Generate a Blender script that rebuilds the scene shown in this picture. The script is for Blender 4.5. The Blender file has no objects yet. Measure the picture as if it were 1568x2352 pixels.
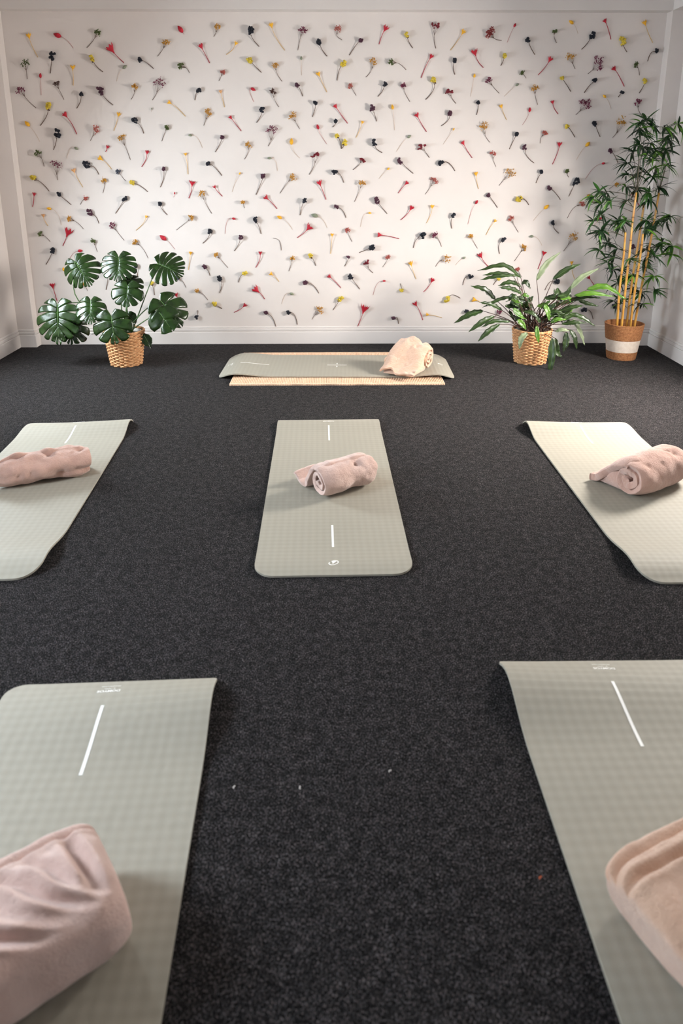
import bpy, math, random
from mathutils import Vector, Matrix, noise

# ------------------------------------------------------------------ camera, light, exposure
SC = bpy.context.scene
COL = SC.collection
PI = math.pi
F, X0, Y0 = 1650.0, 784.0, 858.0            # focal length and principal point in pixels of the 1568 x 2352 frame
PITCH = math.atan(475.7 / 1650.0)
YAW = math.radians(0.7)
CAMH = 1.49

cam_data = bpy.data.cameras.new('camera')
cam = bpy.data.objects.new('camera', cam_data)
COL.objects.link(cam)
cam.location = (0, 0, CAMH)
cam.rotation_euler = (PI / 2 - PITCH, 0, -YAW)
cam_data.sensor_fit = 'VERTICAL'
cam_data.sensor_height = 36.0
cam_data.lens = F / 2352.0 * 36.0
cam_data.shift_y = -(1176.0 - Y0) / 2352.0
cam_data.clip_start = 0.02
cam_data.dof.use_dof = True
cam_data.dof.focus_distance = 4.4
cam_data.dof.aperture_fstop = 2.8
SC.camera = cam

world = bpy.data.worlds.new('daylight')
SC.world = world
world.use_nodes = True
wn = world.node_tree
bg = wn.nodes['Background']
bg.inputs['Color'].default_value = (0.80, 0.88, 1.0, 1)
bg.inputs['Strength'].default_value = 1.2

def area(name, loc, rot, sx, sy, power, color, spread=180):
    d = bpy.data.lights.new(name, 'AREA')
    d.shape = 'RECTANGLE'
    d.size, d.size_y, d.energy, d.color = sx, sy, power, color
    d.spread = math.radians(spread)
    o = bpy.data.objects.new(name, d)
    COL.objects.link(o)
    o.location, o.rotation_euler = loc, rot
    return o
# daylight entering by the windows of the two side walls (and an added weak fill from behind the camera)
# (y range, z range) of the two windows of each side wall
WINS_L = ((1.15, 1.95, .80, 1.95), (4.20, 4.98, .60, 1.75))
WINS_R = ((1.15, 1.95, .80, 1.95), (3.85, 4.60, .62, 1.70))
WALL_T = 0.26                                # thick outer walls: the panes sit at the outside of deep reveals
def window_light(name, side, w, power, color, tilt):
    x = (-2.69 - WALL_T + .06) if side < 0 else (2.738 + WALL_T - .06)
    area(name, (x, (w[0] + w[1]) / 2, (w[2] + w[3]) / 2), (0, side * (PI / 2 - math.radians(tilt)), 0), w[3] - w[2] - .1, w[1] - w[0] - .06, power, color, 150)
window_light('window_daylight_a', -1, WINS_L[1], 94, (0.82, 0.93, 1.0), 28)
window_light('window_daylight_b', 1, WINS_R[1], 164, (1.0, 0.94, 0.88), 26)
window_light('window_daylight_c', -1, WINS_L[0], 100, (0.76, 0.88, 1.0), 24)
window_light('window_daylight_d', 1, WINS_R[0], 12, (1.0, 0.93, 0.86), 26)
area('front_fill_light', (0.0, -1.96, 1.5), (PI / 2, 0, 0), 2.4, 1.6, 1.5, (1.0, 0.92, 0.86))  # weak fill added behind the camera, no known source

vs = SC.view_settings
SC.display_settings.display_device = 'sRGB'
vs.view_transform = 'Standard'
vs.look = 'None'
vs.gamma = 1.0
vs.use_curve_mapping = False
vs.exposure = 0.47

# ------------------------------------------------------------------ helpers
def ray(px, py):
    r, d = (px - X0) / F, (py - Y0) / F
    x, y, z = r, math.cos(PITCH) - math.sin(PITCH) * d, -math.sin(PITCH) - math.cos(PITCH) * d
    c, s = math.cos(-YAW), math.sin(-YAW)
    return Vector((c * x - s * y, s * x + c * y, z))
def on_floor(px, py, z=0.0):
    d = ray(px, py)
    return Vector((0, 0, CAMH)) + d * ((z - CAMH) / d.z)
def at_y(px, py, Y):
    d = ray(px, py)
    return Vector((0, 0, CAMH)) + d * (Y / d.y)

def srgb(r, g, b):
    f = lambda c: (c / 255 / 12.92) if c / 255 <= 0.04045 else ((c / 255 + 0.055) / 1.055) ** 2.4
    return (f(r), f(g), f(b), 1.0)

def mat(name, col, rough=0.7, col2=None, nscale=30.0, bump=0.0, bscale=80.0, sheen=0.0, spec=0.5, trans=0.0, coat=0.0):
    m = bpy.data.materials.new(name)
    m.use_nodes = True
    nt = m.node_tree
    b = nt.nodes['Principled BSDF']
    b.inputs['Base Color'].default_value = col
    b.inputs['Roughness'].default_value = rough
    b.inputs['Specular IOR Level'].default_value = spec
    if sheen:
        b.inputs['Sheen Weight'].default_value = sheen
        b.inputs['Sheen Roughness'].default_value = 0.5
    if coat:
        b.inputs['Coat Weight'].default_value = coat
    tc = nt.nodes.new('ShaderNodeTexCoord')
    if col2:
        n = nt.nodes.new('ShaderNodeTexNoise')
        n.inputs['Scale'].default_value = nscale
        n.inputs['Detail'].default_value = 3
        nt.links.new(tc.outputs['Object'], n.inputs['Vector'])
        r = nt.nodes.new('ShaderNodeValToRGB')
        r.color_ramp.elements[0].position = 0.35
        r.color_ramp.elements[1].position = 0.65
        r.color_ramp.elements[0].color = col
        r.color_ramp.elements[1].color = col2
        nt.links.new(n.outputs['Fac'], r.inputs['Fac'])
        nt.links.new(r.outputs['Color'], b.inputs['Base Color'])
    if bump:
        n2 = nt.nodes.new('ShaderNodeTexNoise')
        n2.inputs['Scale'].default_value = bscale
        n2.inputs['Detail'].default_value = 4
        nt.links.new(tc.outputs['Object'], n2.inputs['Vector'])
        bp = nt.nodes.new('ShaderNodeBump')
        bp.inputs['Strength'].default_value = bump
        bp.inputs['Distance'].default_value = 0.004
        nt.links.new(n2.outputs['Fac'], bp.inputs['Height'])
        nt.links.new(bp.outputs['Normal'], b.inputs['Normal'])
    return m

class MB:
    """collects vertices and faces, then links them as ONE mesh object"""
    def __init__(s):
        s.v, s.f = [], []
    def add(s, vs, fs):
        o = len(s.v)
        s.v += [tuple(p) for p in vs]
        s.f += [tuple(i + o for i in f) for f in fs]
    def box(s, x0, x1, y0, y1, z0, z1):
        s.add([(x0, y0, z0), (x1, y0, z0), (x1, y1, z0), (x0, y1, z0), (x0, y0, z1), (x1, y0, z1), (x1, y1, z1), (x0, y1, z1)],
              [(0, 3, 2, 1), (4, 5, 6, 7), (0, 1, 5, 4), (1, 2, 6, 5), (2, 3, 7, 6), (3, 0, 4, 7)])
    def grid(s, P, closed=False):
        n, m = len(P), len(P[0])
        vs_ = [p for row in P for p in row]
        fs = []
        for i in range(n - 1):
            for j in range(m if closed else m - 1):
                k = (j + 1) % m
                fs.append((i * m + j, i * m + k, (i + 1) * m + k, (i + 1) * m + j))
        s.add(vs_, fs)
    def tube(s, pts, rad, seg=6, cap=True):
        pts = [Vector(p) for p in pts]
        n = len(pts)
        rads = rad if isinstance(rad, (list, tuple)) else [rad] * n
        rows = []
        up = Vector((0.31, 0.17, 0.93))
        for i, p in enumerate(pts):
            t = (pts[min(i + 1, n - 1)] - pts[max(i - 1, 0)])
            if t.length < 1e-9:
                t = Vector((0, 0, 1))
            t.normalize()
            a = t.cross(up)
            if a.length < 0.05:
                a = t.cross(Vector((1, 0, 0)))
            a.normalize()
            b = t.cross(a)
            rows.append([p + (a * math.cos(2 * PI * k / seg) + b * math.sin(2 * PI * k / seg)) * rads[i] for k in range(seg)])
        o = len(s.v)
        s.grid(rows, closed=True)
        if cap:
            s.f.append(tuple(o + k for k in range(seg))[::-1])
            s.f.append(tuple(o + (n - 1) * seg + k for k in range(seg)))
    def lathe(s, prof, seg=32, c=(0, 0, 0)):
        rows = [[(c[0] + r * math.cos(2 * PI * k / seg), c[1] + r * math.sin(2 * PI * k / seg), c[2] + z) for k in range(seg)] for r, z in prof]
        s.grid(rows, closed=True)
    def lump(s, c, r, rnd, squash=(1, 1, 1)):
        t = (1 + 5 ** 0.5) / 2
        q = [(-1, t, 0), (1, t, 0), (-1, -t, 0), (1, -t, 0), (0, -1, t), (0, 1, t), (0, -1, -t), (0, 1, -t), (t, 0, -1), (t, 0, 1), (-t, 0, -1), (-t, 0, 1)]
        fs = [(0, 11, 5), (0, 5, 1), (0, 1, 7), (0, 7, 10), (0, 10, 11), (1, 5, 9), (5, 11, 4), (11, 10, 2), (10, 7, 6), (7, 1, 8), (3, 9, 4), (3, 4, 2), (3, 2, 6), (3, 6, 8), (3, 8, 9), (4, 9, 5), (2, 4, 11), (6, 2, 10), (8, 6, 7), (9, 8, 1)]
        k = 1 / math.sqrt(1 + t * t)
        s.add([(c[0] + x * k * r * squash[0] * rnd.uniform(.75, 1.2), c[1] + y * k * r * squash[1] * rnd.uniform(.75, 1.2), c[2] + z * k * r * squash[2] * rnd.uniform(.75, 1.2)) for x, y, z in q], fs)
    def dot(s, c, r):
        s.add([(c[0] + r, c[1], c[2]), (c[0] - r, c[1], c[2]), (c[0], c[1] + r, c[2]), (c[0], c[1] - r, c[2]), (c[0], c[1], c[2] + r), (c[0], c[1], c[2] - r)],
              [(0, 2, 4), (2, 1, 4), (1, 3, 4), (3, 0, 4), (2, 0, 5), (1, 2, 5), (3, 1, 5), (0, 3, 5)])
    def mesh(s, name, m, smooth=False):
        me = bpy.data.meshes.new(name)
        me.from_pydata(s.v, [], s.f)
        me.materials.append(m)
        if smooth:
            for p in me.polygons:
                p.use_smooth = True
        me.update()
        return me
    def build(s, name, m, parent=None, smooth=False, loc=None):
        o = bpy.data.objects.new(name, s.mesh(name, m, smooth))
        COL.objects.link(o)
        if parent:
            o.parent = parent
        if loc is not None:
            o.location = loc
        return o

def tag(o, label=None, cat=None, group=None, kind=None):
    if label: o['label'] = label
    if cat: o['category'] = cat
    if group: o['group'] = group
    if kind: o['kind'] = kind
    return o
def empty(name, loc, rz=0.0):
    o = bpy.data.objects.new(name, None)
    COL.objects.link(o)
    o.location = loc
    o.rotation_euler = (0, 0, rz)
    o.empty_display_size = 0.05
    return o
def bez(pts, n):
    """Catmull-Rom through pts, n samples per span"""
    pts = [Vector(p) for p in pts]
    q = [pts[0] * 2 - pts[1]] + pts + [pts[-1] * 2 - pts[-2]]
    out = []
    for i in range(1, len(q) - 2):
        a, b, c, d = q[i - 1], q[i], q[i + 1], q[i + 2]
        for k in range(n):
            t = k / n
            out.append(0.5 * ((2 * b) + (c - a) * t + (2 * a - 5 * b + 4 * c - d) * t * t + (3 * b - a - 3 * c + d) * t ** 3))
    out.append(pts[-1])
    return out

# ------------------------------------------------------------------ the room
XL, XR, YB, YF, ZC = -2.69, 2.738, 6.13, -2.0, 2.95     # side walls, back wall, wall behind the camera, ceiling
YN, ZBEAM = 6.03, 2.64                                   # front of the frame around the flowered wall, underside of its beam
XPL, XPR = -2.555, 2.615

wall_paint = mat('warm_white_wall_paint', srgb(221, 213, 208), 0.85, srgb(217, 209, 204), 3.0, bump=0.04, bscale=160)
trim_paint = mat('white_satin_trim_paint', srgb(222, 216, 212), 0.45, bump=0.02, bscale=60)
ceil_paint = mat('matt_white_ceiling_paint', srgb(216, 210, 206), 0.9, bump=0.03, bscale=120)

# carpet: dark needle-felt with paler fibre flecks
carpet = bpy.data.materials.new('charcoal_felt_carpet')
carpet.use_nodes = True
nt = carpet.node_tree
b = nt.nodes['Principled BSDF']
b.inputs['Roughness'].default_value = 0.95
b.inputs['Specular IOR Level'].default_value = 0.05
b.inputs['Sheen Weight'].default_value = 0.035
b.inputs['Sheen Roughness'].default_value = 0.4
tc = nt.nodes.new('ShaderNodeTexCoord')
mp = nt.nodes.new('ShaderNodeMapping')
mp.inputs['Scale'].default_value = (1.35, 0.8, 1.0)
nt.links.new(tc.outputs['Object'], mp.inputs['Vector'])
n1 = nt.nodes.new('ShaderNodeTexNoise')
n1.inputs['Scale'].default_value = 265
n1.inputs['Detail'].default_value = 3
n1.inputs['Roughness'].default_value = 0.62
n1.inputs['Distortion'].default_value = 0.8
nt.links.new(mp.outputs['Vector'], n1.inputs['Vector'])
n0 = nt.nodes.new('ShaderNodeTexNoise')
n0.inputs['Scale'].default_value = 34
n0.inputs['Detail'].default_value = 2
nt.links.new(tc.outputs['Object'], n0.inputs['Vector'])
m0 = nt.nodes.new('ShaderNodeMath'); m0.operation = 'MULTIPLY_ADD'; m0.inputs[1].default_value = 0.14
nt.links.new(n0.outputs['Fac'], m0.inputs[0]); nt.links.new(n1.outputs['Fac'], m0.inputs[2])
r1 = nt.nodes.new('ShaderNodeValToRGB')
e = r1.color_ramp.elements
e[0].position, e[0].color = 0.46, (0.002, 0.002, 0.0022, 1)
e[1].position, e[1].color = 0.80, (0.20, 0.185, 0.18, 1)
x = r1.color_ramp.elements.new(0.59)
x.color = (0.0052, 0.0048, 0.0047, 1)
nt.links.new(m0.outputs[0], r1.inputs['Fac'])
n3 = nt.nodes.new('ShaderNodeTexNoise')
n3.inputs['Scale'].default_value = 320
nt.links.new(tc.outputs['Object'], n3.inputs['Vector'])
mx = nt.nodes.new('ShaderNodeMix')
mx.data_type = 'RGBA'
mx.blend_type = 'MULTIPLY'
r3 = nt.nodes.new('ShaderNodeValToRGB')
r3.color_ramp.elements[0].position = 0.4
r3.color_ramp.elements[0].color = (0.75, 0.85, 1.0, 1)
r3.color_ramp.elements[1].position = 0.6
r3.color_ramp.elements[1].color = (1.15, 0.95, 0.9, 1)
nt.links.new(n3.outputs['Fac'], r3.inputs['Fac'])
mx.inputs[0].default_value = 0.7
nt.links.new(r1.outputs['Color'], mx.inputs[6])
nt.links.new(r3.outputs['Color'], mx.inputs[7])
nt.links.new(mx.outputs[2], b.inputs['Base Color'])
bp = nt.nodes.new('ShaderNodeBump')
bp.inputs['Strength'].default_value = 0.9
bp.inputs['Distance'].default_value = 0.006
nt.links.new(n1.outputs['Fac'], bp.inputs['Height'])
nt.links.new(bp.outputs['Normal'], b.inputs['Normal'])

def struct(name, mb, m, parent=None):
    o = mb.build(name, m, parent)
    if parent is None:
        o['kind'] = 'structure'
    return o
m = MB(); m.box(XL - .3, XR + .3, YF - .1, YB + .1, -0.06, 0); struct('floor', m, carpet)
m = MB(); m.box(XL - .3, XR + .3, YF - .1, YB + .1, ZC, ZC + 0.06); struct('ceiling', m, mat('grey_white_ceiling', srgb(186, 180, 176), 0.9, bump=.03, bscale=120))
m = MB(); m.box(XL - .3, XR + .3, YB, YB + .1, 0, ZC); struct('wall_back', m, wall_paint)
def side_wall(name, x0, x1, wins):
    m = MB()
    y = YF
    for a, c, z0, z1 in wins:
        m.box(x0, x1, y, a, 0, ZC)
        m.box(x0, x1, a, c, 0, z0)
        m.box(x0, x1, a, c, z1, ZC)
        y = c
    m.box(x0, x1, y, YB, 0, ZC)
    return struct(name, m, wall_paint)
side_wall('wall_left', XL - WALL_T, XL, WINS_L)
side_wall('wall_right', XR, XR + WALL_T, WINS_R)
m = MB()
m.box(XL, -1.25, YF - .1, YF, 0, ZC); m.box(1.25, XR, YF - .1, YF, 0, ZC)
m.box(-1.25, 1.25, YF - .1, YF, 0, .65); m.box(-1.25, 1.25, YF - .1, YF, 2.35, ZC)
struct('wall_front', m, mat('bounce_cutting_taupe', srgb(120, 108, 100), 0.85, bump=.03, bscale=120))  # unseen wall, darkened to cut bounced light
# the projecting frame round the flowered wall: two piers and a beam, and the boxed beam along the right wall
m = MB(); m.box(XL, XPL, YN, YB, 0, ZC); struct('trim_1', m, wall_paint)
m = MB(); m.box(XPR, XR, YN, YB, 0, ZC); struct('trim_2', m, wall_paint)
m = MB(); m.box(XPL, XPR, YN, YB, ZBEAM, ZC); struct('trim_3', m, ceil_paint)
m = MB(); m.box(XPR, XR, YF, YN, ZBEAM, ZC); struct('trim_4', m, ceil_paint)
# skirting: tall plain board with two stepped mouldings above
def skirting(name, path, side):
    """path: floor polyline along the wall faces; the profile stands out to the left of travel when side = 1"""
    prof = [(0.0, 0.0), (0.018, 0.0), (0.018, 0.103), (0.0155, 0.107), (0.006, 0.1075), (0.006, 0.1135), (0.0145, 0.117), (0.0145, 0.131), (0.012, 0.134), (0.004, 0.1345), (0.004, 0.139), (0.0095, 0.142), (0.009, 0.147), (0.006, 0.151), (0.0, 0.152)]
    pts = [Vector((p[0], p[1], 0)) for p in path]
    rows = []
    for i, p in enumerate(pts):
        d0 = (p - pts[i - 1]).normalized() if i > 0 else None
        d1 = (pts[i + 1] - p).normalized() if i < len(pts) - 1 else None
        nrm = lambda d: Vector((-d.y, d.x, 0)) * side
        if d0 is None: o = nrm(d1)
        elif d1 is None: o = nrm(d0)
        else:
            n0, n1_ = nrm(d0), nrm(d1)
            o = (n0 + n1_) / (1 + n0.dot(n1_))
        rows.append([p + o * a + Vector((0, 0, h)) for a, h in prof])
    m = MB(); m.grid(rows)
    return struct(name, m, trim_paint)
skirting('baseboard_left', [(XL, YN), (XL, YF)], 1)
skirting('baseboard_back', [(XR, YN), (XPR, YN), (XPR, YB), (XPL, YB), (XPL, YN), (XL, YN)], 1)
skirting('baseboard_right', [(XR, YF), (XR, YN)], 1)

# side windows that let the daylight in (and an added one for the front fill)
glass = bpy.data.materials.new('window_glass')
glass.use_nodes = True
gb_ = glass.node_tree.nodes['Principled BSDF']
gb_.inputs['Transmission Weight'].default_value = 1.0
gb_.inputs['Roughness'].default_value = 0.0
def window(name, x, xo, w):
    y0, y1, z0, z1 = w
    m = MB(); lo, hi, ym = min(x, xo), max(x, xo), (y0 + y1) / 2
    for a, c in ((y0, y0 + .05), (y1 - .05, y1), (ym - .02, ym + .02)):
        m.box(lo, hi, a, c, z0, z1)
    m.box(lo, hi, y0, y1, z0, z0 + .05)
    m.box(lo, hi, y0, y1, z1 - .05, z1)
    o = struct(name, m, trim_paint)
    for a, c in ((y0 + .05, ym - .02), (ym + .02, y1 - .05)):
        g = MB(); xm = (x + xo) / 2; g.box(xm - .003, xm + .003, a, c, z0 + .05, z1 - .05)
        g.build('pane', glass, o)
window('window_1', XL - WALL_T + .04, XL - WALL_T, WINS_L[1])
window('window_2', XR + WALL_T - .04, XR + WALL_T, WINS_R[1])
window('window_4', XL - WALL_T + .04, XL - WALL_T, WINS_L[0])
window('window_5', XR + WALL_T - .04, XR + WALL_T, WINS_R[0])
m = MB()
for a, c in ((-1.25, -1.19), (1.19, 1.25), (-.03, .03)):
    m.box(a, c, YF - .08, YF - .03, .65, 2.35)
m.box(-1.25, 1.25, YF - .08, YF - .03, .65, .71); m.box(-1.25, 1.25, YF - .08, YF - .03, 2.29, 2.35)
w = struct('added_front_window', m, trim_paint)  # unseen window added to go with the front fill
for a, c in ((-1.19, -.03), (.03, 1.19)):
    g = MB(); g.box(a, c, YF - .058, YF - .052, .71, 2.29); g.build('pane', glass, w)

# ------------------------------------------------------------------ yoga mats
def mat_material(name, c1, c2):
    m = bpy.data.materials.new(name)
    m.use_nodes = True
    nt = m.node_tree
    b = nt.nodes['Principled BSDF']
    b.inputs['Roughness'].default_value = 0.62
    b.inputs['Specular IOR Level'].default_value = 0.35
    tc = nt.nodes.new('ShaderNodeTexCoord')
    sp = nt.nodes.new('ShaderNodeSeparateXYZ')
    nt.links.new(tc.outputs['Object'], sp.inputs[0])
    def wave(sock):
        a = nt.nodes.new('ShaderNodeMath'); a.operation = 'MULTIPLY'; a.inputs[1].default_value = 2 * PI / 0.030
        s = nt.nodes.new('ShaderNodeMath'); s.operation = 'SINE'
        nt.links.new(sock, a.inputs[0]); nt.links.new(a.outputs[0], s.inputs[0])
        return s.outputs[0]
    ad = nt.nodes.new('ShaderNodeMath'); ad.operation = 'ADD'
    nt.links.new(wave(sp.outputs['X']), ad.inputs[0]); nt.links.new(wave(sp.outputs['Y']), ad.inputs[1])
    mr = nt.nodes.new('ShaderNodeMapRange')
    mr.inputs['From Min'].default_value = -2; mr.inputs['From Max'].default_value = 2
    nt.links.new(ad.outputs[0], mr.inputs['Value'])
    mx = nt.nodes.new('ShaderNodeMix'); mx.data_type = 'RGBA'
    nt.links.new(mr.outputs[0], mx.inputs[0])
    mx.inputs[6].default_value = c1; mx.inputs[7].default_value = c2
    nt.links.new(mx.outputs[2], b.inputs['Base Color'])
    fine = nt.nodes.new('ShaderNodeTexNoise'); fine.inputs['Scale'].default_value = 900; fine.inputs['Detail'].default_value = 2
    nt.links.new(tc.outputs['Object'], fine.inputs['Vector'])
    fm = nt.nodes.new('ShaderNodeMath'); fm.operation = 'MULTIPLY_ADD'; fm.inputs[1].default_value = 0.12
    nt.links.new(fine.outputs['Fac'], fm.inputs[0]); nt.links.new(mr.outputs[0], fm.inputs[2])
    bp = nt.nodes.new('ShaderNodeBump'); bp.inputs['Strength'].default_value = 0.3; bp.inputs['Distance'].default_value = 0.002
    nt.links.new(fm.outputs[0], bp.inputs['Height'])
    nt.links.new(bp.outputs['Normal'], b.inputs['Normal'])
    return m
MAT_FOAM = mat_material('sage_grey_foam', srgb(147, 142, 129), srgb(154, 149, 136))
PRINT = mat('white_print', srgb(245, 243, 238), 0.5)
MW, ML, MT = 0.61, 1.73, 0.008

def arch(d, A, L):
    if d >= L or A == 0: return 0.0
    return A * math.sin(PI * (max(d, 0) / L) ** 0.62) ** 2

class MatShape:
    """u across (0 = centre line), w along (0 = near end, ML = far end)"""
    def __init__(s, near, far, edge=0.0, base=0.0, droop=None):
        s.near, s.far, s.edge, s.base, s.droop = near, far, edge, base, droop
    def z(s, u, w):
        k = u / (MW / 2)
        z = s.base + arch(w, s.near[0] * (1 + s.near[2] * k), s.near[1]) + arch(ML - w, s.far[0] * (1 + s.far[2] * k), s.far[1])
        z += s.edge * max(0, abs(k) - 0.6) * (0.5 + 0.5 * math.sin(w * 5 + k))
        if s.droop:
            a, L = s.droop
            for d in (w, ML - w):
                if d < L:
                    t = 1 - d / L
                    z -= a * t * t * (1.6 - .6 * t)
        return z + MT + 0.0005

def yoga_mat(name, label, near_pt, far_pt, shape, rc=(.075, .075, .075, .075), marks=True, cross=True, near_line=True):
    """near_pt, far_pt: floor points of the middle of the two short ends"""
    a, c = Vector(near_pt), Vector(far_pt)
    ang = math.atan2((c - a).y, (c - a).x) - PI / 2
    root = empty(name, (a.x, a.y, 0), ang)
    tag(root, label, 'yoga mat', 'sage grey yoga mats')
    ws = [0, .002, .006, .012, .02, .03, .042, .056, .075] + [0.1 + i * 0.03 for i in range(51)]
    ws = sorted(set(ws + [ML - x for x in ws if x < 0.5]))
    nu = 20
    top, bot = [], []
    for w in ws:
        d = min(w, ML - w)
        ends = (rc[0], rc[1]) if w < ML / 2 else (rc[2], rc[3])
        hl, hr = [MW / 2 if d >= q else MW / 2 - q + math.sqrt(max(0, q * q - (q - d) ** 2)) for q in ends]
        us = [-hl + (hl + hr) * i / nu for i in range(nu + 1)]
        top.append([(u, w, shape.z(u, w)) for u in us])
        bot.append([(u, w, shape.z(u, w) - MT) for u in us])
    m = MB()
    m.grid(top)
    n = len(m.v)
    m.grid([r[::-1] for r in bot])
    W = nu + 1
    rim_t = [i for i in range(W)] + [r * W + nu for r in range(1, len(ws))] + [(len(ws) - 1) * W + i for i in range(nu - 1, -1, -1)] + [r * W for r in range(len(ws) - 2, 0, -1)]
    def bi(i):
        r, c_ = divmod(i, W)
        return n + r * W + (nu - c_)
    for i in range(len(rim_t)):
        p, q = rim_t[i], rim_t[(i + 1) % len(rim_t)]
        m.f.append((q, p, bi(p), bi(q)))
    m.build('foam_pad', MAT_FOAM, root, smooth=False)
    def strip(name, u0, u1, w0, w1):
        g = MB(); k = max(2, int(abs(w1 - w0) / .02)); ku = max(1, int(abs(u1 - u0) / .02))
        g.grid([[(u0 + (u1 - u0) * j / ku, w0 + (w1 - w0) * i / k, shape.z(u0 + (u1 - u0) * j / ku, w0 + (w1 - w0) * i / k) + .0009) for j in range(ku + 1)] for i in range(k + 1)])
        return g.build(name, PRINT, root)
    if marks:
        strip('guide_line', -.0045, .0045, ML - .345, ML - .125)
        if near_line: strip('guide_line', -.0045, .0045, .205, .39)
        # oval emblem at the near end
        g = MB(); R = 26
        pts = []
        for i in range(R + 1):
            t = 2.35 + (2 * PI - .45) * i / R
            row = []
            for k in (1.0, 0.80):
                ex, ey = .021 * k * math.cos(t), .0125 * k * math.sin(t)
                row.append((ex * math.cos(.35) - ey * math.sin(.35), .076 + (ex * math.sin(.35) + ey * math.cos(.35)) * 1.25))
            pts.append(row)
        g.grid([[(x, y, shape.z(x, y) + .0009) for x, y in r] for r in pts])
        wedge = [(-.006, .088), (.013, .0895), (-.004, .067)]
        g.add([(x, y, shape.z(x, y) + .0009) for x, y in wedge], [(0, 2, 1)])
        g.build('oval_emblem', PRINT, root)
        # lettering at the far end, read from the far side
        for body, size, wpos in (('DOMYOS', .0150, .066), ('8 / 15MM', .0075, .049), ('decathlon.com', .0090, .036)):
            cu = bpy.data.curves.new('lettering', 'FONT')
            cu.body, cu.size, cu.align_x = body, size, 'CENTER'
            if body == 'DOMYOS': cu.offset = .0004
            to = bpy.data.objects.new('tmp', cu)
            COL.objects.link(to)
            bpy.context.view_layer.update()
            me = bpy.data.meshes.new_from_object(to.evaluated_get(bpy.context.evaluated_depsgraph_get()))
            bpy.data.objects.remove(to)
            for v in me.vertices:
                x, y = -v.co.x * 1.05, -v.co.y + (ML - wpos) + size * .7
                v.co = (x, y, shape.z(x, y) + .0009)
            me.materials.clear(); me.materials.append(PRINT)
            lo = bpy.data.objects.new('lettering', me); COL.objects.link(lo); lo.parent = root
    if cross:
        strip('centre_mark', -.0035, .0035, ML / 2 - .075, ML / 2 + .075)
        strip('centre_mark', -.06, -.022, ML / 2 - .0035, ML / 2 + .0035)
        strip('centre_mark', .022, .06, ML / 2 - .0035, ML / 2 + .0035)
    return root
def v2(x, y): return Vector((x, y, 0))
SH_C = MatShape((.006, .22, 0), (.012, .25, 0), .002)
SH_ML = MatShape((.026, .40, .25), (.026, .30, .5), .003)
SH_MR = MatShape((.026, .40, -.25), (.026, .30, -.5), .003)
SH_LL = MatShape((.03, .4, 0), (.022, .36, .6), .004)
SH_LR = MatShape((.03, .4, 0), (.026, .36, -.5), .004)
yoga_mat('yoga_mat', 'sage grey yoga mat lying flat in the middle of the carpet', v2(.001, 2.395), v2(-.029, 4.125), SH_C, (.075, .075, .012, .012))
yoga_mat('yoga_mat', 'grey yoga mat with curled near end, half cut by the left edge', v2(-1.415, 2.372), v2(-1.513, 4.10), SH_ML, (.09, .09, .03, .008), cross=False)
yoga_mat('yoga_mat', 'pale yoga mat with curled end in the brightest light, cut by the right edge', v2(1.448, 2.33), v2(1.443, 4.055), SH_MR, (.09, .09, .008, .02), cross=False, near_line=False)
yoga_mat('yoga_mat', 'large near yoga mat in the bottom left corner', v2(-.585, .09), v2(-.657, 1.82), SH_LL, (.075, .075, .055, .008), cross=False, near_line=False)
yoga_mat('yoga_mat', 'large near yoga mat in the bottom right corner', v2(.822, .165), v2(.818, 1.893), SH_LR, (.075, .075, .008, .03), cross=False, near_line=False)
SH_B = MatShape((.018, .4, 0), (.018, .4, 0), 0, base=.018, droop=(.018, .14))
yoga_mat('yoga_mat', 'sage grey yoga mat laid crosswise on a jute rug by the back wall', v2(.895, 5.29), v2(-.833, 5.33), SH_B)

# jute rug under the far mat: ribbed weave
JUTE = mat('pale_jute', srgb(232, 198, 168), 0.9, srgb(218, 180, 150), 90, bump=.5, bscale=300)
r_ = empty('jute_rug', (.03, 5.308, 0), 0)
tag(r_, 'pale pink-beige ribbed jute rug under the far mat', 'rug')
m = MB()
rw, rd, rn = 1.525, .885, 127
rows = []
for i in range(rn * 4 + 1):
    x = -rw / 2 + rw * i / (rn * 4)
    h = .011 + .005 * abs(math.sin(PI * i / 4))
    e = .005 * noise.noise((x * 9, 0, 0)) + .003 * abs(math.sin(PI * i / 4))
    ys = [-rd / 2 - e, -rd / 2 - e, -rd / 2 + .012 - e] + [-rd / 2 + .012 + (rd - .024) * k / 6 for k in range(1, 6)] + [rd / 2 - .012 + e, rd / 2 + e, rd / 2 + e]
    zs = [0.0, h * .7] + [h] * 7 + [h * .7, 0.0]
    rows.append([(x, y, z) for y, z in zip(ys, zs)])
m.grid(rows)
m.f.append(tuple(range(11))[::-1]); m.f.append(tuple(rn * 4 * 11 + k for k in range(11)))
m.build('ribbed_weave', JUTE, r_)
for s in (-1, 1):
    m = MB()
    m.tube([(-rw / 2, s * (rd / 2 - .006), .009), (0, s * (rd / 2 - .006), .010), (rw / 2, s * (rd / 2 - .006), .009)], .0075, 6)
    m.build('bound_edge', JUTE, r_)

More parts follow.
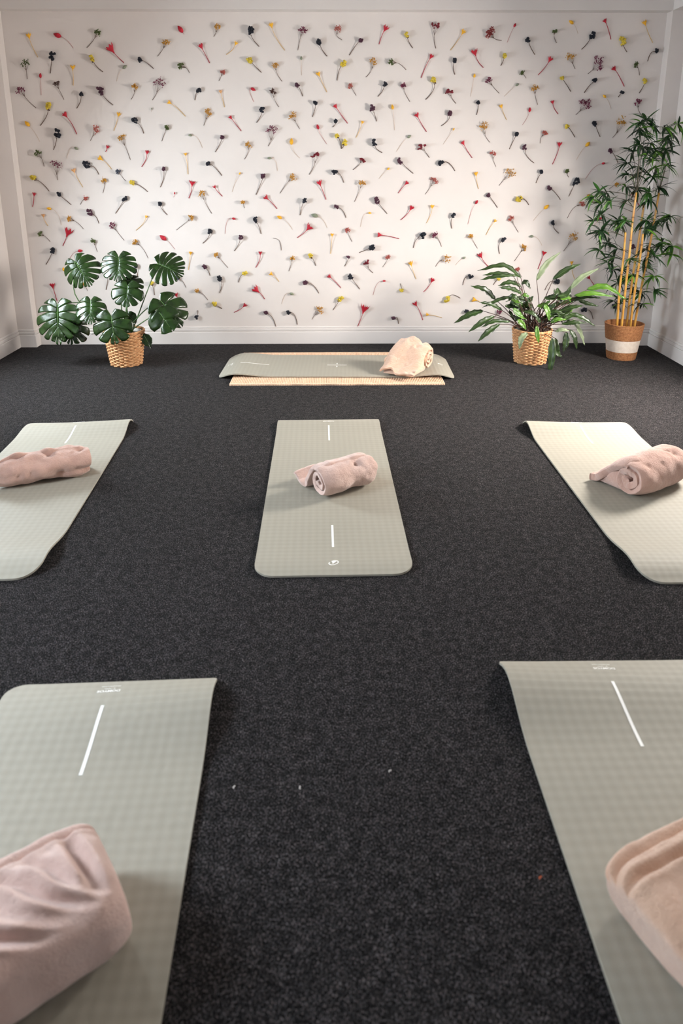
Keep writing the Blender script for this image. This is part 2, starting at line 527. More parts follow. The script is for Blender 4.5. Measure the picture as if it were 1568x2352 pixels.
# ------------------------------------------------------------------ rolled fleece blankets
def fleece(name, c1, c2, fine=420):
    m = mat(name, c1, 0.9, c2, 14.0, bump=0.0, sheen=0.5, spec=0.1)
    nt = m.node_tree
    b = nt.nodes['Principled BSDF']
    tc = nt.nodes.new('ShaderNodeTexCoord')
    n = nt.nodes.new('ShaderNodeTexNoise'); n.inputs['Scale'].default_value = 260; n.inputs['Detail'].default_value = 4; n.inputs['Roughness'].default_value = .65
    nt.links.new(tc.outputs['Object'], n.inputs['Vector'])
    n2 = nt.nodes.new('ShaderNodeTexNoise'); n2.inputs['Scale'].default_value = 60; n2.inputs['Detail'].default_value = 3
    nt.links.new(tc.outputs['Object'], n2.inputs['Vector'])
    a = nt.nodes.new('ShaderNodeMath'); a.operation = 'ADD'
    nt.links.new(n.outputs['Fac'], a.inputs[0]); nt.links.new(n2.outputs['Fac'], a.inputs[1])
    bp = nt.nodes.new('ShaderNodeBump'); bp.inputs['Strength'].default_value = .8; bp.inputs['Distance'].default_value = .006
    nt.links.new(a.outputs[0], bp.inputs['Height']); nt.links.new(bp.outputs['Normal'], b.inputs['Normal'])
    return m
FL_PINK = fleece('dusty_pink_fleece', srgb(222, 191, 179), srgb(212, 178, 165))
FL_ROSE = fleece('rose_fleece', srgb(208, 168, 152), srgb(196, 156, 140))
FL_PEACH = fleece('peach_cream_fleece', srgb(220, 182, 156), srgb(208, 168, 142))

def rolled_blanket(name, label, pos, ang, L, R, tail, m, turns=2.4, r0=.014, t=.015, seed=1, wr=.006, flat=.93,
                   skew=(0, 0), dents=(), flare=0.0, cones=(0, 0), taper=.10, folds=0.0, z0=0.0, tail_wave=0.0, tail_skew=0.0, tele=0.0, fill=False):
    """axis along local X; tail: control points (y, z) in units of R of the loose end, from its tip up to the top of the roll"""
    root = empty(name, (pos[0], pos[1], z0), ang)
    tag(root, label, 'blanket', 'rolled fleece blankets')
    ctr = [Vector((0, y * R, z * R)) for y, z in tail]
    path = bez(ctr + [Vector((0, 0, 2 * R))], 8)[:-1]
    path = [(p.y, p.z, 1.0, -1 + i / len(path)) for i, p in enumerate(path)]
    n = int(34 * turns)
    for i in range(n + 1):
        psi = 2 * PI * turns * i / n
        r = R - (R - r0) * (i / n) ** .95
        path.append((-r * math.sin(psi), R + r * math.cos(psi), r / R, psi))
    vv = [0, .01, .024, .045] + [.075 + .85 * k / 26 for k in range(27)] + [.955, .976, .99, 1]
    rows = []
    S = Vector((seed * 7.31, seed * 3.17, seed * 1.71))
    for i, (y, z, k, psi) in enumerate(path):
        row = []
        outer = psi < 2 * PI
        cy, cz = y, z - R
        rr = math.hypot(cy, cz) or 1e-6
        ny, nz = cy / rr, cz / rr
        e0 = .018 * noise.noise(Vector((i * .13, 0, 3)) + S) + skew[0] * (1 - z / R) * .5 + .012 * (i / len(path)) + (tail_skew * -psi if psi < 0 else 0)
        e0 -= tele * max(0, i - 20) / len(path)
        e1 = .018 * noise.noise(Vector((i * .13, 5, 9)) + S) + skew[1] * (1 - z / R) * .5 - .012 * (i / len(path)) + (tail_skew * -psi if psi < 0 else 0)
        for q in vv:
            x0, x1 = -L / 2 + e0, L / 2 + e1
            x = x0 + (x1 - x0) * q
            d = abs(2 * q - 1)
            sc = 1 - taper * d ** 7
            sc *= 1 + cones[0] * (1 - q) + cones[1] * q
            w = wr * noise.noise(Vector((x * 9, math.cos(psi) * 1.3, math.sin(psi) * 1.3 + (psi if psi < 0 else 0) * 2)) + S)
            w += wr * .5 * noise.noise(Vector((x * 24, math.cos(psi) * 3, math.sin(psi) * 3 + (psi if psi < 0 else 0) * 5)) + S)
            rd = noise.noise(Vector((x * 7 + psi * .8, math.cos(psi) * 1.1 + 4, math.sin(psi) * 1.1 + (psi if psi < 0 else 0))) + S)
            w -= wr * .9 * max(0.0, 1 - abs(rd) * 7) * (.5 + .5 * noise.noise(Vector((x * 4, psi, 2)) + S))
            if folds:
                w += folds * math.sin(x * 55 + 6 * noise.noise(Vector((x * 5, psi, 0)) + S) + psi * 1.2) * (d ** 1.5)
            for (dx, dpsi, amp, sz) in dents:
                if psi < 2 * PI + .3:
                    g = ((x - dx) / sz) ** 2 + ((psi - dpsi) * R / sz) ** 2
                    w -= amp * math.exp(-g)
            Y = y * sc + ny * w * (.4 + .6 * k)
            Z = (R + (z - R) * sc) + nz * w * (.4 + .6 * k)
            if psi < 0:
                Z = z * sc + abs(w) * 1.2 + tail_wave * R * (-psi) * (0.5 + 0.5 * math.sin(x * 30 + seed))
                Y = y + w
            Z = Z * flat
            lo = t * .55 if (psi < 6.6) else t * 1.2
            if Z < lo + .01: Z = lo + .01 * math.exp((Z - lo - .01) / .01) if Z < lo + .01 else Z
            row.append((x, Y, Z))
        rows.append(row)
    mb = MB(); mb.grid(rows)
    o = mb.build('fleece_roll', m, root, smooth=True)
    s = o.modifiers.new('thickness', 'SOLIDIFY'); s.thickness = t; s.offset = 0
    ss = o.modifiers.new('smooth', 'SUBSURF'); ss.levels = 1; ss.render_levels = 2
    if fill:      # the fold tucked in beneath the loose flap
        tailpts = [(y, z) for (y, z, k, psi) in path if psi < 0][2:]
        sec = [(y, max(.012, z * flat - t * .45)) for y, z in tailpts]
        sec += [(sec[-1][0], .008)] + [(sec[-1][0] + (sec[0][0] - sec[-1][0]) * q / 6, .006) for q in range(1, 7)]
        fr = []
        for q in range(13):
            x = -L / 2 + .012 + (L - .024) * q / 12
            pinch = .86 if q in (0, 12) else 1.0
            yc = sum(p[0] for p in sec) / len(sec)
            fr.append([(x, yc + (y - yc) * pinch + .004 * noise.noise(Vector((x * 20, y * 30, 1)) + S), z * (pinch if z > .02 else 1) + .003 * noise.noise(Vector((x * 25, z * 40, 5)) + S)) for y, z in sec])
        fb = MB(); fb.grid(fr, closed=True); ns_ = len(sec)
        fb.f.append(tuple(range(ns_))[::-1]); fb.f.append(tuple(12 * ns_ + k for k in range(ns_)))
        fo = fb.build('tucked_fold', m, root, smooth=True)
        fo.modifiers.new('smooth', 'SUBSURF').render_levels = 1
    # the stitched hem along the loose end
    if fill: return root
    hem = MB(); hem.tube([Vector(p) for p in rows[0]], min(t * .56, .011), 8)
    hem.build('hem', m, root, smooth=True)
    return root

def folded_blanket(name, label, p0, ang, L, W, Hh, m, creases=(), ridges=(), seed=3, z0=.0085, wr=.006, t=.02, n_sq=2.8, back_drop=0.0, hems=(), cap=.30, tilt_end=0.0):
    """a blanket folded over into a soft bolster. p0: floor point of the middle of its visible end; the body runs along local +X"""
    root = empty(name, (p0[0], p0[1], z0), ang)
    tag(root, label, 'blanket', 'rolled fleece blankets')
    S = Vector((seed * 5.1, seed * 2.3, seed))
    us = [0, .003, .008, .015, .024] + [.034 + .932 * k / 70 for k in range(71)] + [.976, .985, .992, .997, 1]
    NS = 96
    rows = []
    for u in us:
        d = min(u, 1 - u) * L
        rc = W * cap
        s = 1.0 if d >= rc else max(.03, (1 - (1 - d / rc) ** 2.6) ** (1 / 2.6))
        row = []
        for k in range(NS):
            a = 2 * PI * k / NS
            ca, sa = math.cos(a), math.sin(a)
            f = lambda q: math.copysign(abs(q) ** (2 / n_sq), q)
            y = f(ca) * W / 2 * (.75 + .25 * s)
            h = Hh * (.55 + .45 * s) * (1 - back_drop * (ca + 1) / 2)
            z = Hh / 2 * (.9) + f(sa) * h / 2
            x = u * L + tilt_end * (z / Hh - .5) * max(0, 1 - u * 3)
            w = wr * noise.noise(Vector((x * 8, ca * 1.4, sa * 1.4)) + S) + wr * .5 * noise.noise(Vector((x * 22, ca * 3, sa * 3)) + S)
            th = math.atan2(sa, ca)
            if sa > -.6:
                for (x0, slant, depth, wid, a0, a1) in creases:
                    if a0 < th < a1:
                        fade = min(1, (th - a0) / .5, (a1 - th) / .5)
                        xc = x0 + slant * (th - PI / 2)
                        q = (x - xc) / wid
                        w += depth * fade * (-math.exp(-q * q) + .45 * math.exp(-((q - 1.7) / .9) ** 2) + .45 * math.exp(-((q + 1.7) / .9) ** 2))
            for (tv, dep, wid, slope) in hems:      # doubled fabric edges running along the body
                q = (th - tv - slope * u) / wid
                w += dep * (-math.exp(-q * q) + .5 * math.exp(-((q - 2.2) / 1.3) ** 2) + .5 * math.exp(-((q + 2.2) / 1.3) ** 2))
            sc = (.35 + .65 * s) if not hems else (.7 + .3 * s)
            yy, zz = y + ca * w * sc, z + sa * w * sc
            row.append((x + (0 if s == 1 else -.004 * (1 - s) * sa), yy, max(.004 + .002 * abs(ca), zz)))
        rows.append(row)
    mb = MB(); mb.grid(rows, closed=True)
    n = len(us)
    mb.f.append(tuple(range(NS))[::-1]); mb.f.append(tuple((n - 1) * NS + k for k in range(NS)))
    o = mb.build('fleece_body', m, root, smooth=True)
    ss = o.modifiers.new('smooth', 'SUBSURF'); ss.levels = 1; ss.render_levels = 1
    for (pts, r0, r1) in ridges:       # doubled fabric edges lying along the top
        k = bez(pts, 8); q = len(k)
        k = [p + Vector((0, .006 * noise.noise(Vector((p.x * 12, 1, r0 * 90)) + S), .006 * noise.noise(Vector((p.x * 12, 7, r0 * 90)) + S))) for p in k]
        rg = MB(); rr = []
        for i, p in enumerate(k):
            e_ = math.sin(PI / 2 * min(1, (i + .25) / 2.5)) ** .7
            rr.append([p + Vector((0, r0 * e_ * math.cos(2 * PI * j / 16) - .35 * r1 * e_ * math.sin(2 * PI * j / 16), r1 * e_ * math.sin(2 * PI * j / 16) + .25 * r0 * e_ * math.cos(2 * PI * j / 16))) for j in range(16)])
        rg.grid(rr, closed=True); rg.f.append(tuple(range(16))); rg.f.append(tuple((q - 1) * 16 + j for j in range(16))[::-1])
        rg.build('folded_hem', m, root, smooth=True)
    return root
# centre mat
rolled_blanket('fleece_blanket', 'pale pink rolled blanket with loose ruffled flap on the middle mat', (.050, 3.140), math.radians(34), .31, .079,
    [(2.35, .85), (1.95, .28), (1.45, .22), (1.2, .9), (.85, 1.6), (.35, 1.95)], FL_PINK, turns=1.75, t=.019, r0=.022, seed=2, wr=.010,
    dents=((.045, .45, .03, .018), (.02, 2.0, .016, .04)), z0=.0085, taper=.16)
rolled_blanket('fleece_blanket', 'long dusty pink rolled blanket lying across the left mat', (-1.405, 3.265), math.radians(25), .40, .074,
    [(1.2, .1), (1.15, .5), (.95, 1.25), (.45, 1.85)], FL_ROSE, turns=2.2, t=.017, seed=5, wr=.016, flat=.98, tele=.10,
    dents=((.02, .2, .035, .022), (.16, .25, .022, .02), (-.12, .2, .022, .03), (.06, 2.0, .024, .035), (-.12, 1.6, .018, .016), (-.07, 1.5, .016, .014)), z0=.0085, taper=.2)
rolled_blanket('fleece_blanket', 'plump rose rolled blanket with wedge flap on the right mat', (1.525, 3.15), math.radians(32), .38, .088,
    [(2.4, .18), (2.05, .34), (1.6, .85), (1.0, 1.55), (.4, 1.94)], FL_ROSE, turns=1.75, t=.034, r0=.028, seed=8, wr=.012,
    dents=((.1, .4, .02, .026), (.02, 1.2, .012, .05), (-.12, .6, .012, .02)), z0=.0085, taper=.2, fill=True)
rolled_blanket('fleece_blanket', 'peach cream blanket rolled on the far mat by the wall', (.60, 5.20), math.radians(148), .28, .096,
    [(2.9, .12), (2.4, .4), (1.7, .95), (1.05, 1.55), (.4, 1.92)], FL_PEACH, turns=2.4, t=.016, seed=11, wr=.024,
    dents=((.0, .2, .035, .05), (.05, -.4, .035, .06)), z0=.036, taper=.12, tail_wave=.12, fill=True)
folded_blanket('fleece_blanket', 'large blurred pink blanket with gathered folds in the bottom left corner', (-.455, 1.135), math.radians(216), .54, .25, .178, FL_PINK,
    creases=((.055, .02, .022, .013, .9, 2.25), (.105, .10, .013, .012, 1.0, 2.2), (.155, .13, .020, .014, .8, 2.2), (.215, .15, .011, .013, 1.1, 2.2), (.285, .16, .026, .017, .7, 2.2), (.37, .16, .018, .015, .9, 2.2)),
    hems=((2.22, .022, .060, -.08), (2.60, .018, .055, -.06)), seed=3, wr=.007, cap=.30, tilt_end=.02)
folded_blanket('fleece_blanket', 'large blurred peach blanket with folded hem in the bottom right corner', (.600, 1.015), math.radians(24), .52, .27, .150, FL_PEACH,
    creases=((.085, -.03, .024, .014, 1.5, 3.1), (.155, -.03, .012, .014, 1.6, 3.1), (.24, .02, .020, .016, 1.4, 3.1)),
    hems=((.42, .018, .07, .10), (.80, .018, .06, .12), (1.22, .020, .055, .12)), seed=6, wr=.007, cap=.30, tilt_end=-.03)

# ------------------------------------------------------------------ dried flowers stuck on the back wall
FM = {
 'red': mat('dyed_crimson', srgb(190, 16, 44), .7, srgb(160, 8, 34), 120),
 'yellow': mat('dyed_yellow', srgb(236, 180, 40), .7, srgb(222, 158, 24), 120),
 'peach': mat('dyed_peach', srgb(222, 168, 112), .75, srgb(206, 148, 92), 120),
 'sage': mat('grey_green_fluff', srgb(140, 146, 124), .85, srgb(118, 124, 104), 120),
 'navy': mat('dried_navy', srgb(30, 34, 46), .85, srgb(18, 20, 30), 160),
 'plum': mat('dried_plum', srgb(84, 44, 62), .8, srgb(58, 28, 44), 160),
 'lemon': mat('dried_lemon', srgb(216, 194, 70), .8, srgb(188, 160, 40), 160),
 'green': mat('dried_green', srgb(92, 106, 50), .8, srgb(62, 74, 36), 160),
 'mauve': mat('dried_mauve', srgb(132, 50, 80), .8, srgb(92, 28, 54), 160),
 'ochre': mat('dried_ochre', srgb(206, 154, 58), .8, srgb(172, 118, 36), 160),
 'salmon': mat('dried_salmon', srgb(192, 104, 92), .8, srgb(150, 68, 60), 160),
 'maroon': mat('dried_maroon', srgb(126, 24, 40), .75, srgb(94, 14, 28), 160),
 'brown': mat('dried_brown', srgb(92, 60, 52), .8, srgb(60, 36, 30), 160),
 'slate': mat('dried_slate', srgb(88, 96, 112), .8, srgb(56, 62, 78), 160),
 'rust': mat('dried_rust', srgb(150, 62, 52), .8, srgb(120, 36, 46), 200),
 's_red': mat('crimson_stalk', srgb(160, 30, 52), .7),
 's_straw': mat('straw_stalk', srgb(208, 168, 100), .75),
 's_thin': mat('pale_stalk', srgb(198, 170, 144), .8),
 's_pink': mat('pinkish_stalk', srgb(182, 110, 104), .8),
 's_wood': mat('brown_stalk', srgb(104, 76, 58), .8, srgb(74, 52, 40), 90),
}
# kind: (form, bloom material, stalk material, stalk radius, words)
FK = {
 'rt': ('fan', 'red', 's_red', .0028, 'red fan bloom'), 'yt': ('fan', 'yellow', 's_straw', .0022, 'yellow fan bloom'),
 'pt': ('fan', 'peach', 's_straw', .0022, 'peach fan bloom'),
 'rb': ('bud', 'red', 's_pink', .0012, 'red bud'), 'yb': ('bud', 'yellow', 's_thin', .0011, 'yellow bud'), 'gb': ('bud', 'sage', 's_thin', .0011, 'grey-green bud'),
 'nv': ('clump', 'navy', 's_wood', .0026, 'navy clump'), 'pl': ('clump', 'plum', 's_wood', .0025, 'plum clump'), 'yw': ('clump', 'lemon', 's_wood', .0026, 'yellow clump'),
 'y+': ('clump', 'lemon', 's_wood', .0026, 'yellow clump'),
 'gs': ('spray', 'green', 's_wood', .0018, 'green spray'), 'ks': ('spray', 'mauve', 's_wood', .0018, 'mauve spray'), 'kb': ('spray', 'mauve', 's_wood', .0018, 'wide mauve spray'),
 'os': ('spray', 'ochre', 's_wood', .0017, 'ochre spray'), 'rs': ('spray', 'salmon', 's_wood', .0016, 'salmon spray'), 'bs': ('spray', 'brown', 's_wood', .0016, 'brown spray'),
 'bg': ('spray', 'slate', 's_wood', .0016, 'slate spray'), 'rg': ('spray', 'rust', 's_wood', .0022, 'bushy rust spray'),
 'ds': ('sprig', 'maroon', 's_wood', .0022, 'maroon sprig'), 'st': ('stick', 'brown', 's_wood', .0018, 'bare brown stalk'),
}
